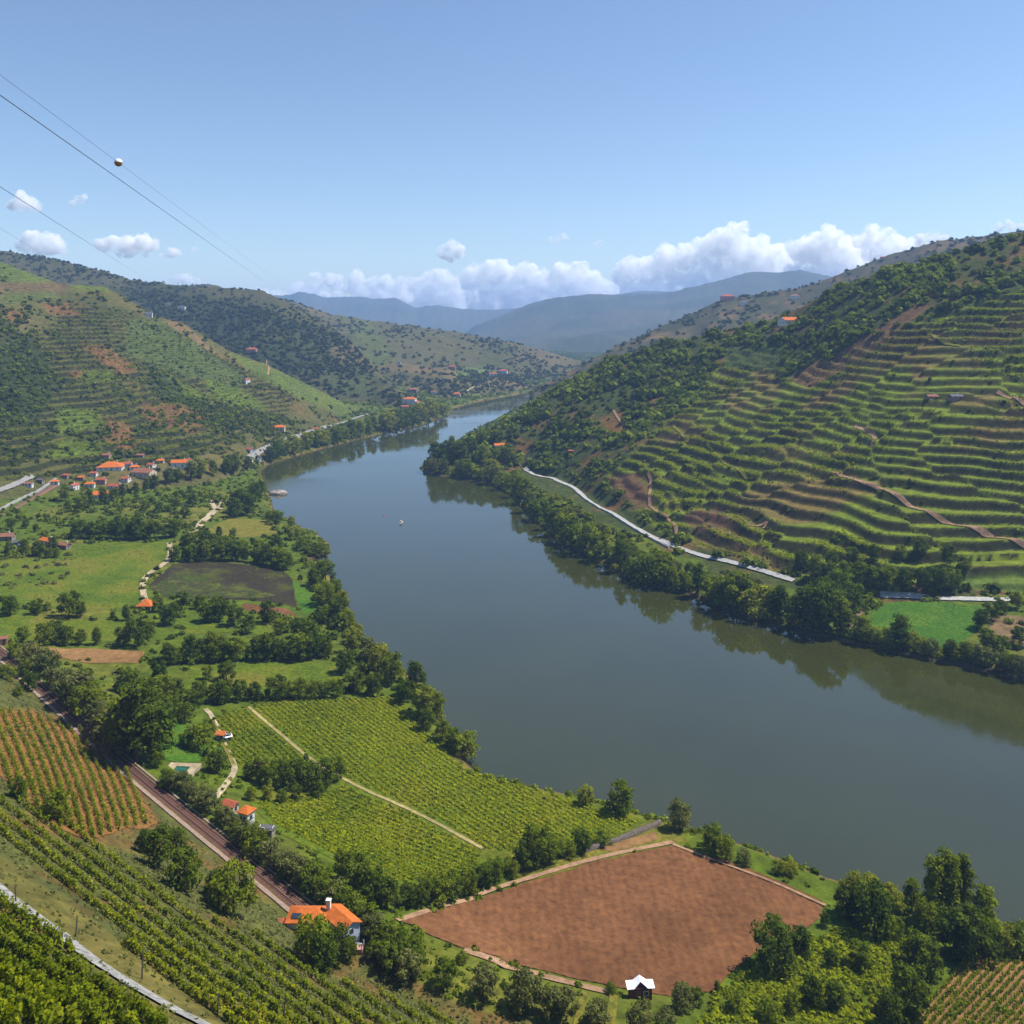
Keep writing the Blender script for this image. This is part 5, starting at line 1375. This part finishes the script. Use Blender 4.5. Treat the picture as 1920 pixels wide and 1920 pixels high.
house(1792, 748, 22, 5, 'gable', 'w_stone', 't_slate', "right of two ruined stone sheds among the terraces", H=2.2, group=g, name="stone_shed", cat="shed")
g = "buildings on the valley floor"
house(274, 1140, 26, 0, 'pyramid', 'w_stone', 't_orange', "hut with orange pyramid roof at the end of the gravel path", asp=.95, H=2.4, pitch=.75, chim=False, group=g, name="hut", cat="hut")
house(415, 1386, 15, -10, 'gable', 'w_blue', 't_orange', "small orange roofed shed at the vineyard's upper left corner", asp=.9, H=2.4, chim=False, group=g, name="shed", cat="shed")
house(428, 1388, 9, 25, 'hip', 'w_white', 'whiteroof', "tiny white pump house beside the small orange roofed shed", asp=.9, H=1.8, chim=False, group=g, name="pump_house", cat="hut")
house(432, 1524, 26, -25, 'gable', 'w_cream', 't_red', "left of two cottages between railway hedge and vineyard, reddish roof", H=3, group=g)
house(462, 1542, 22, -25, 'hip', 'w_white', 't_orange', "right of two cottages between railway hedge and vineyard, orange hipped roof", asp=.9, H=4, group=g)
house(500, 1566, 26, -10, 'gable', 'w_stone', 't_slate', "low grey shed beside the orange hipped cottage", asp=.5, H=2.2, pitch=.15, chim=False, group=g, name="shed", cat="shed")
house(484, 1446, 22, 25, 'gable', 'w_pink', 't_dull', "pinkish roofed hut in the dark grove inside the vineyard", asp=.5, H=2.5, chim=False, group=g, name="hut", cat="hut")

# the orange roofed house by the railway, two wings at an angle
p = at(604, 1752, 100)
t = empty("railway_house", p, math.radians(-8)); tag(t, "big orange roofed house with angled wings where the railway track ends", "house")
sc_ = p.y / F
La, Wa = 72 * sc_, 42 * sc_
def wing(cx, cy, rz, L, Wd, H, wall, tile, kind='gable', pitch=.5):
    mt = Matrix.Translation((cx, cy, 0)) @ Matrix.Rotation(math.radians(rz), 4, 'Z')
    b1 = gable_walls(L, Wd, H, pitch, kind == 'gable'); bmesh.ops.transform(b1, matrix=mt, verts=b1.verts); bmesh_obj("wall", b1, M[wall], t)
    b2 = gable_roof(L, Wd, H, pitch) if kind == 'gable' else roof_bm(L, Wd, H, pitch, kind); bmesh.ops.transform(b2, matrix=mt, verts=b2.verts)
    return bmesh_obj("roof", b2, M[tile], t), mt
r1, m1 = wing(-26 * sc_, 0, 8, La, Wa, 4.0, 'w_white', 't_orange', 'hip')
r2, m2 = wing(40 * sc_, -4 * sc_, -38, 64 * sc_, 36 * sc_, 4.2, 'w_blue', 't_orange', 'gable', .46)
wing(-70 * sc_, -12 * sc_, 8, 18 * sc_, 20 * sc_, 2.6, 'w_pink', 't_red', 'gable', .4)
bm = bmesh.new(); box_bm(bm, 9 * sc_ - .45, 9 * sc_ + .45, 10 * sc_ - .4, 10 * sc_ + .4, 4, 6.6); box_bm(bm, 9 * sc_ - .55, 9 * sc_ + .55, 10 * sc_ - .5, 10 * sc_ + .5, 6.603, 6.8); bmesh_obj("chimney", bm, M['w_white'], r1)
for q in (-.3, 0, .3):
    h_ = opening('window', t, q * 64 * sc_, -18 * sc_, 2.75, .9, 1.0, 's', True); h_.matrix_local = m2
    h_ = opening('window', t, q * 64 * sc_, -18 * sc_, .7, 1.0, 1.2, 's', True); h_.matrix_local = m2
h_ = opening('window', t, 32 * sc_, 0, 2.75, .9, 1.0, 'e', True); h_.matrix_local = m2
h_ = opening('door', t, 32 * sc_, 0, .02, 1.1, 2.1, 'e', True); h_.matrix_local = m2
for q in (-.3, .3):
    h_ = opening('window', t, q * La, -Wa / 2, 1.2, 1.0, 1.3, 's', True); h_.matrix_local = m1
bm = bmesh.new(); box_bm(bm, 66 * sc_, 88 * sc_, -34 * sc_, -20 * sc_, -2, .35); bmesh_obj("porch", bm, M['w_pink'], t)
bm = bmesh.new()
for a_, b_ in ((67, -33), (87, -33), (87, -21)): box_bm(bm, (a_ - .8) * sc_, (a_ + .8) * sc_, (b_ - .8) * sc_, (b_ + .8) * sc_, .352, 1.5)
box_bm(bm, 66 * sc_, 88 * sc_, -33.6 * sc_, -32.4 * sc_, 1.503, 1.65); bmesh_obj("porch_railing", bm, M['w_white'], t)
bm = bmesh.new(); bmesh.ops.create_grid(bm, x_segments=1, y_segments=1, size=1.0); bmesh.ops.scale(bm, vec=(9 * sc_, 5 * sc_, 1), verts=bm.verts)
ext = bmesh.ops.extrude_face_region(bm, geom=bm.faces[:]); bmesh.ops.translate(bm, vec=(0, 0, .08), verts=[v for v in ext['geom'] if isinstance(v, bmesh.types.BMVert)])
sp = bmesh_obj("solar_panel", bm, M['glass'], t); sp.matrix_local = m1 @ Matrix.Translation((-20 * sc_, -14 * sc_, 4.0 + (Wa / 2 - 14 * sc_) * .5 + .30)) @ Matrix.Rotation(math.atan(.5), 4, 'X')

# brick hut with the white winged roof on the brown field
p = at(1200, 1870, 100); s_ = p.y / F
t = empty("brick_hut", p, math.radians(4)); tag(t, "small dark brick hut with white winged roof on the ploughed field's edge", "hut")
hw, hd, hh = 21 * s_, 8 * s_, 26 * s_ * .85
bm = bmesh.new(); box_bm(bm, -hw, hw, -hd, hd, -.8, hh); bmesh_obj("wall", bm, M['w_brick'], t)
bm = bmesh.new()
prof = [(-26 * s_, hh + .10), (-13 * s_, hh + .15), (0, hh + 1.15), (13 * s_, hh + .15), (26 * s_, hh + .10)]
yb, yf = 9 * s_, -11 * s_
vs = []
for x, z in prof:
    dip = -.5 if x == 0 else 0
    vs.append([bm.verts.new((x, yf + (6 * s_ if x == 0 else 0), z + dip * 0)), bm.verts.new((x, yb, z + .25)), bm.verts.new((x, yb, z + .37)), bm.verts.new((x, yf + (6 * s_ if x == 0 else 0), z + .12))])
for a, b in zip(vs[:-1], vs[1:]):
    for k in range(4): bm.faces.new((a[k], b[k], b[(k + 1) % 4], a[(k + 1) % 4]))
bm.faces.new(vs[0][::-1]); bm.faces.new(vs[-1]); bmesh_obj("roof", bm, M['whiteroof'], t)
opening('door', t, -4 * s_, -hd, .02, 1.0, 2.0, 's', True); opening('window', t, 10 * s_, -hd, 1.0, .9, .8, 's', True)

# garden pool with its deck
p = at(338, 1446); s_ = p.y / F
t = empty("garden_pool", p + Vector((0, 0, .15)), math.radians(-4)); tag(t, "small green garden pool with pale stone deck beside the railway hedge", "pool")
M['pool'] = simple_mat("pool_water", (.012, .085, .045), .08, .1, 1, spec=.5)
bm = bmesh.new()
for a in ((-30, 30, 8, 16), (-30, 30, -16, -8), (-30, -14, -7.95, 7.95), (14, 30, -7.95, 7.95)): box_bm(bm, a[0] * s_, a[1] * s_, a[2] * s_ * 1.6, a[3] * s_ * 1.6, -.8, .3)
bmesh_obj("deck", bm, M['path'], t)
bm = bmesh.new(); box_bm(bm, -13.9 * s_, 13.9 * s_, -12.6 * s_, 12.6 * s_, -.7, .12); bmesh_obj("water", bm, M['pool'], t)

# ------------------------------------------------------------------ boats and the landing
def boat(px, py, L, yaw, label, cabin, group="small boats on the river"):
    p = W(px, py, 0); t = empty("boat", Vector(p), math.radians(yaw)); tag(t, label, "boat", group)
    bm = bmesh.new(); n = 10; ring = []
    for k in range(n + 1):
        f = k / n; x = (f - .5) * L; w = L * .17 * math.sin(math.pi * (.18 + .82 * (1 - f))) ** .6 if f < 1 else .02
        zt = .65 + .35 * f ** 2
        ring.append([bm.verts.new((x, -w, zt)), bm.verts.new((x, -w * .55, -.25)), bm.verts.new((x, w * .55, -.25)), bm.verts.new((x, w, zt))])
    for a, b in zip(ring[:-1], ring[1:]):
        for k in range(3): bm.faces.new((a[k], a[k + 1], b[k + 1], b[k]))
        bm.faces.new((a[3], a[0], b[0], b[3]))
    bm.faces.new(ring[0]); bm.faces.new(ring[-1][::-1]); bmesh_obj("hull", bm, M['w_white'], t)
    if cabin:
        bm = bmesh.new(); box_bm(bm, -L * .22, L * .12, -L * .10, L * .10, .6, 1.9); box_bm(bm, -L * .26, L * .16, -L * .12, L * .12, 1.903, 2.02); bmesh_obj("cabin", bm, M['w_cream'], t)
        bm = bmesh.new(); box_bm(bm, -L * .18, L * .08, -L * .103, L * .103, 1.2, 1.65); bmesh_obj("window", bm, M['glass'], t)
    else:
        bm = bmesh.new(); box_bm(bm, -L * .1, -L * .03, -L * .14, L * .14, .86, .95); bmesh_obj("thwart", bm, M['door'], t)
    return t
boat(752, 981, 4.6, 65, "small white motorboat with a cabin in mid river", True)
boat(1565, 1192, 5.2, 25, "white boat moored under the dark trees of the far bank", False)
buoy = bpy.data.meshes.new("buoy"); bm = bmesh.new(); bmesh.ops.create_uvsphere(bm, u_segments=12, v_segments=8, radius=.55); bmesh.ops.create_cone(bm, segments=8, radius1=.18, radius2=.1, depth=1.3, cap_ends=True, matrix=Matrix.Translation((0, 0, 1.0))); bm.to_mesh(buoy); bm.free()
M['buoy'] = simple_mat("red_buoy", (.5, .08, .07), .5, .1, 2)
o = obj("buoy", buoy, M['buoy']); o.location = W(720, 968, 0); tag(o, "small red buoy floating left of the motorboat", "buoy")
# grey rock island and jetty by the cove
def jetty(px, py, L, Wd, yaw, label):
    t = empty("jetty", Vector(W(px, py, 0)), math.radians(yaw)); tag(t, label, "jetty")
    bm = bmesh.new()
    for k in range(int(L / .4)): box_bm(bm, -L / 2 + k * .4, -L / 2 + k * .4 + .36, -Wd / 2, Wd / 2, .7, .8)
    bmesh_obj("deck", bm, M['cess'], t)
    for k in range(4):
        for s in (-1, 1):
            bm = bmesh.new(); x = -L / 2 + (k + .5) * L / 4; box_bm(bm, x - .12, x + .12, s * Wd * .4 - .12, s * Wd * .4 + .12, -2, .697); bmesh_obj("pile", bm, M['wood'], t)
jetty(520, 964, 9, 2.5, 10, "short wooden jetty reaching from the left cove")
bm = bmesh.new(); bmesh.ops.create_icosphere(bm, subdivisions=4, radius=1)
for v in bm.verts:
    c = v.co; d = 1 + .22 * float(fbm(np.array([c.x * 2 + 5]), np.array([c.y * 2 + c.z * 1.7]), 121, 3)[0])
    v.co = Vector((c.x * 8.5 * d, c.y * 4 * d, max(c.z, -.5) * 3.2 * d))
me = bpy.data.meshes.new("rock"); bm.to_mesh(me); bm.free()
M['rock'] = simple_mat("grey_rock", (.33, .27, .24), .95, .35, .4, .8)
o = obj("rock", me, M['rock']); p = W(522, 926, 0); o.location = (p[0], p[1], .4); tag(o, "broad grey boulder lying in the cove's mouth", "rock")

# ------------------------------------------------------------------ overhead cables
M['cable'] = simple_mat("cable", (.13, .16, .22), .6, .1, 1)
def cable(pa, Ya, pb, Yb, rad, label, sag=0.0):
    A = Vector(((pa[0] - 960) / F * Ya, Ya, HC - (pa[1] - HY) / F * Ya)); B = Vector(((pb[0] - 960) / F * Yb, Yb, HC - (pb[1] - HY) / F * Yb))
    A2 = A + (A - B) * .03
    cu = bpy.data.curves.new("cable", 'CURVE'); cu.dimensions = '3D'; cu.bevel_depth = rad; cu.bevel_resolution = 1
    s = cu.splines.new('POLY'); n = 60; s.points.add(n)
    for k in range(n + 1):
        f = (k / n) ** 2.2; q = A2.lerp(B, f); s.points[k].co = (q.x, q.y, q.z - sag * 4 * f * (1 - f), 1); s.points[k].radius = 1 + 3.0 * f
    tmp = bpy.data.objects.new("cable", cu); C.objects.link(tmp)
    me = bpy.data.meshes.new_from_object(tmp.evaluated_get(bpy.context.evaluated_depsgraph_get())); bpy.data.objects.remove(tmp)
    o = obj("cable", me, M['cable']); tag(o, label, "cable", "power cables")
    return A, B
A, B = cable((0, 140), 40, (528, 532), 1950, .010, "thin uppermost cable that carries the marker ball")
cable((0, 178), 40, (498, 530), 1950, .024, "thickest cable, directly below the one with the marker ball")
cable((0, 350), 46, (262, 516), 2050, .016, "cable crossing the small clouds at the upper left")
cable((0, 428), 60, (90, 482), 2050, .008, "faint lowest cable at the left edge")
f_ = (222 - 0) / 1.0
# the ball hangs where the cable passes column 222
def on_line(A, B, px):
    u = (px - 960) / F; a = A.x - u * A.y; b = B.x - u * B.y; return A.lerp(B, a / (a - b))
q = on_line(A, B, 222)
t = empty("marker_ball", q); tag(t, "round white and orange marker ball on the uppermost cable", "marker ball")
for nm, lo, c in (("upper_shell", True, (.78, .77, .74)), ("lower_shell", False, (.42, .20, .05))):
    bm = bmesh.new(); bmesh.ops.create_uvsphere(bm, u_segments=24, v_segments=16, radius=.30)
    bmesh.ops.delete(bm, geom=[v for v in bm.verts if (v.co.z < -.001 if lo else v.co.z > .001)], context='VERTS')
    m_ = simple_mat(nm + "_paint", c, .5, .05, 2); o = bmesh_obj(nm, bm, m_, t)
    for pl in o.data.polygons: pl.use_smooth = True
bm = bmesh.new(); bmesh.ops.create_cone(bm, segments=20, radius1=.312, radius2=.312, depth=.04, cap_ends=False); bmesh_obj("seam", bm, M['cable'], t)

# ------------------------------------------------------------------ clouds over the far valley
m_cl = bpy.data.materials.new("cloud_vapour"); m_cl.use_nodes = True
nt = m_cl.node_tree; nt.nodes.remove(nt.nodes["Principled BSDF"])
pv = N(nt, "ShaderNodeVolumePrincipled"); pv.inputs["Color"].default_value = (1, 1, 1, 1); pv.inputs["Anisotropy"].default_value = 0.0
geo = N(nt, "ShaderNodeNewGeometry")
cn = noise_node(nt, .0052, 7, .66, vec=geo.outputs["Position"])
cr = N(nt, "ShaderNodeMapRange"); nt.links.new(cn.outputs[0], cr.inputs[0]); cr.inputs[1].default_value = .42; cr.inputs[2].default_value = .66; cr.inputs[3].default_value = .0003; cr.inputs[4].default_value = .015
nt.links.new(cr.outputs[0], pv.inputs["Density"])
nt.links.new(pv.outputs[0], nt.nodes["Material Output"].inputs["Volume"])
ct = bpy.data.textures.new("cloud_lumps", 'CLOUDS'); ct.noise_scale = 170; ct.noise_depth = 4
CY = 17000.0
def cloud(blobs, label, Y=CY):
    k = Y / F; bm = bmesh.new()
    cx = sum(b[0] for b in blobs) / len(blobs); cy = sum(b[1] for b in blobs) / len(blobs)
    o0 = Vector(((cx - 960) * k, Y, HC - (cy - HY) * k))
    for bx, by, r in blobs:
        c0 = Vector(((bx - cx) * k, 0, -(by - cy) * k))
        for s in range(5):
            rr = r * k * (1.0 if s == 0 else R.uniform(.42, .66)); d = Vector((R.uniform(-1, 1), R.uniform(-1, 1), R.uniform(-.4, 1))).normalized() * (0 if s == 0 else r * k * .75)
            bmesh.ops.create_icosphere(bm, subdivisions=2, radius=rr, matrix=Matrix.Translation(c0 + d))
    me = bpy.data.meshes.new("cloud"); bm.to_mesh(me); bm.free()
    o = obj("cloud", me, m_cl); o.location = o0; tag(o, label, "cloud", "clouds")
    rm = o.modifiers.new("union", 'REMESH'); rm.mode = 'VOXEL'; rm.voxel_size = 2.6 * k; rm.use_smooth_shade = True
    dm = o.modifiers.new("lumps", 'DISPLACE'); dm.texture = ct; dm.strength = 16 * k; dm.mid_level = .5; dm.texture_coords = 'GLOBAL'
def bank(tops, base, r, seed):
    out = []
    for (x, y) in tops:
        out.append((x, y + r, r)); yy = y + r * 2
        while yy < base - r * .5:
            out.append((x + R.uniform(-r, r) * .6, yy, r * R.uniform(.9, 1.25))); yy += r * 1.1
    return out
cloud([(20, 386, 10), (40, 378, 17), (58, 384, 15), (46, 392, 10), (70, 388, 8)], "small ragged cloud crossed by a cable at the left edge")
cloud([(138, 382, 7), (150, 376, 9), (160, 371, 6)], "little slanting wisp right of the ragged cloud", Y=16500)
cloud([(36, 458, 10), (60, 448, 17), (50, 462, 16), (95, 458, 22), (118, 464, 12), (75, 470, 14)], "twin cloud resting on the left hill")
cloud([(192, 458, 16), (210, 456, 17), (240, 462, 24), (268, 460, 22), (285, 462, 14), (230, 474, 14)], "largest cloud above the left hills, low and wide")
cloud([(305, 478, 8), (320, 472, 11), (332, 476, 7)], "small cloud right beside the low wide one")
cloud([(330, 526, 10), (348, 523, 11), (365, 528, 8)], "cloud peeping over the left skyline")
cloud([(364, 469, 7)], "tiny puff high right of the low wide cloud")
cloud([(832, 474, 14), (850, 466, 15), (860, 474, 13), (842, 482, 11)], "compact white puff above the middle of the valley", Y=16200)
cloud([(1036, 449, 8), (1050, 446, 10), (1062, 448, 7)], "small flat cloud left of the large cumulus", Y=16200)
cloud([(1120, 460, 6), (1128, 457, 7)], "faint tiny cloud nearest the large cumulus", Y=16200)
cloud(bank([(520, 545), (555, 528), (590, 512), (625, 510), (668, 508), (700, 520), (725, 512), (748, 522)], 580, 17, 1), "left end of the long cloud bank above the blue hills")
cloud(bank([(775, 516), (800, 508), (825, 502), (848, 512), (862, 540)], 590, 16, 2), "middle part of the long cloud bank, under the compact puff", Y=17600)
cloud(bank([(885, 492), (915, 486), (938, 484), (962, 494), (990, 490), (1020, 502), (1055, 492), (1085, 488), (1112, 506), (1140, 530)], 600, 20, 3), "broad lumpy cloud bank left of the large cumulus", Y=18400)
cloud(bank([(1180, 478), (1215, 478), (1250, 458), (1285, 455), (1320, 442), (1350, 424), (1378, 420), (1400, 442), (1425, 444), (1452, 456), (1475, 470)], 580, 24, 4), "largest cumulus with the highest tower behind the blue mountain", Y=19500)
cloud(bank([(1500, 446), (1525, 434), (1555, 424), (1572, 434), (1590, 460)], 560, 24, 5), "left of the twin white cumulus towers beside the right hill", Y=18200)
cloud(bank([(1612, 438), (1640, 422), (1665, 432), (1690, 444), (1712, 450)], 540, 24, 6), "right of the twin white cumulus towers beside the right hill", Y=18800)
cloud(sum([bank([(x, 548 + 8 * math.sin(x * .05) + R.uniform(-7, 7))], 606, 15, 0) for x in range(490, 1260, 24)], []), "low hazy cloud layer lying along the whole horizon behind the blue hills", Y=22500)
cloud([(1725, 452, 14), (1748, 446, 13), (1770, 450, 10)], "low cloud just over the right skyline")
cloud([(1870, 428, 10), (1895, 424, 11), (1915, 427, 8)], "thin cloud over the highest point of the right hill")
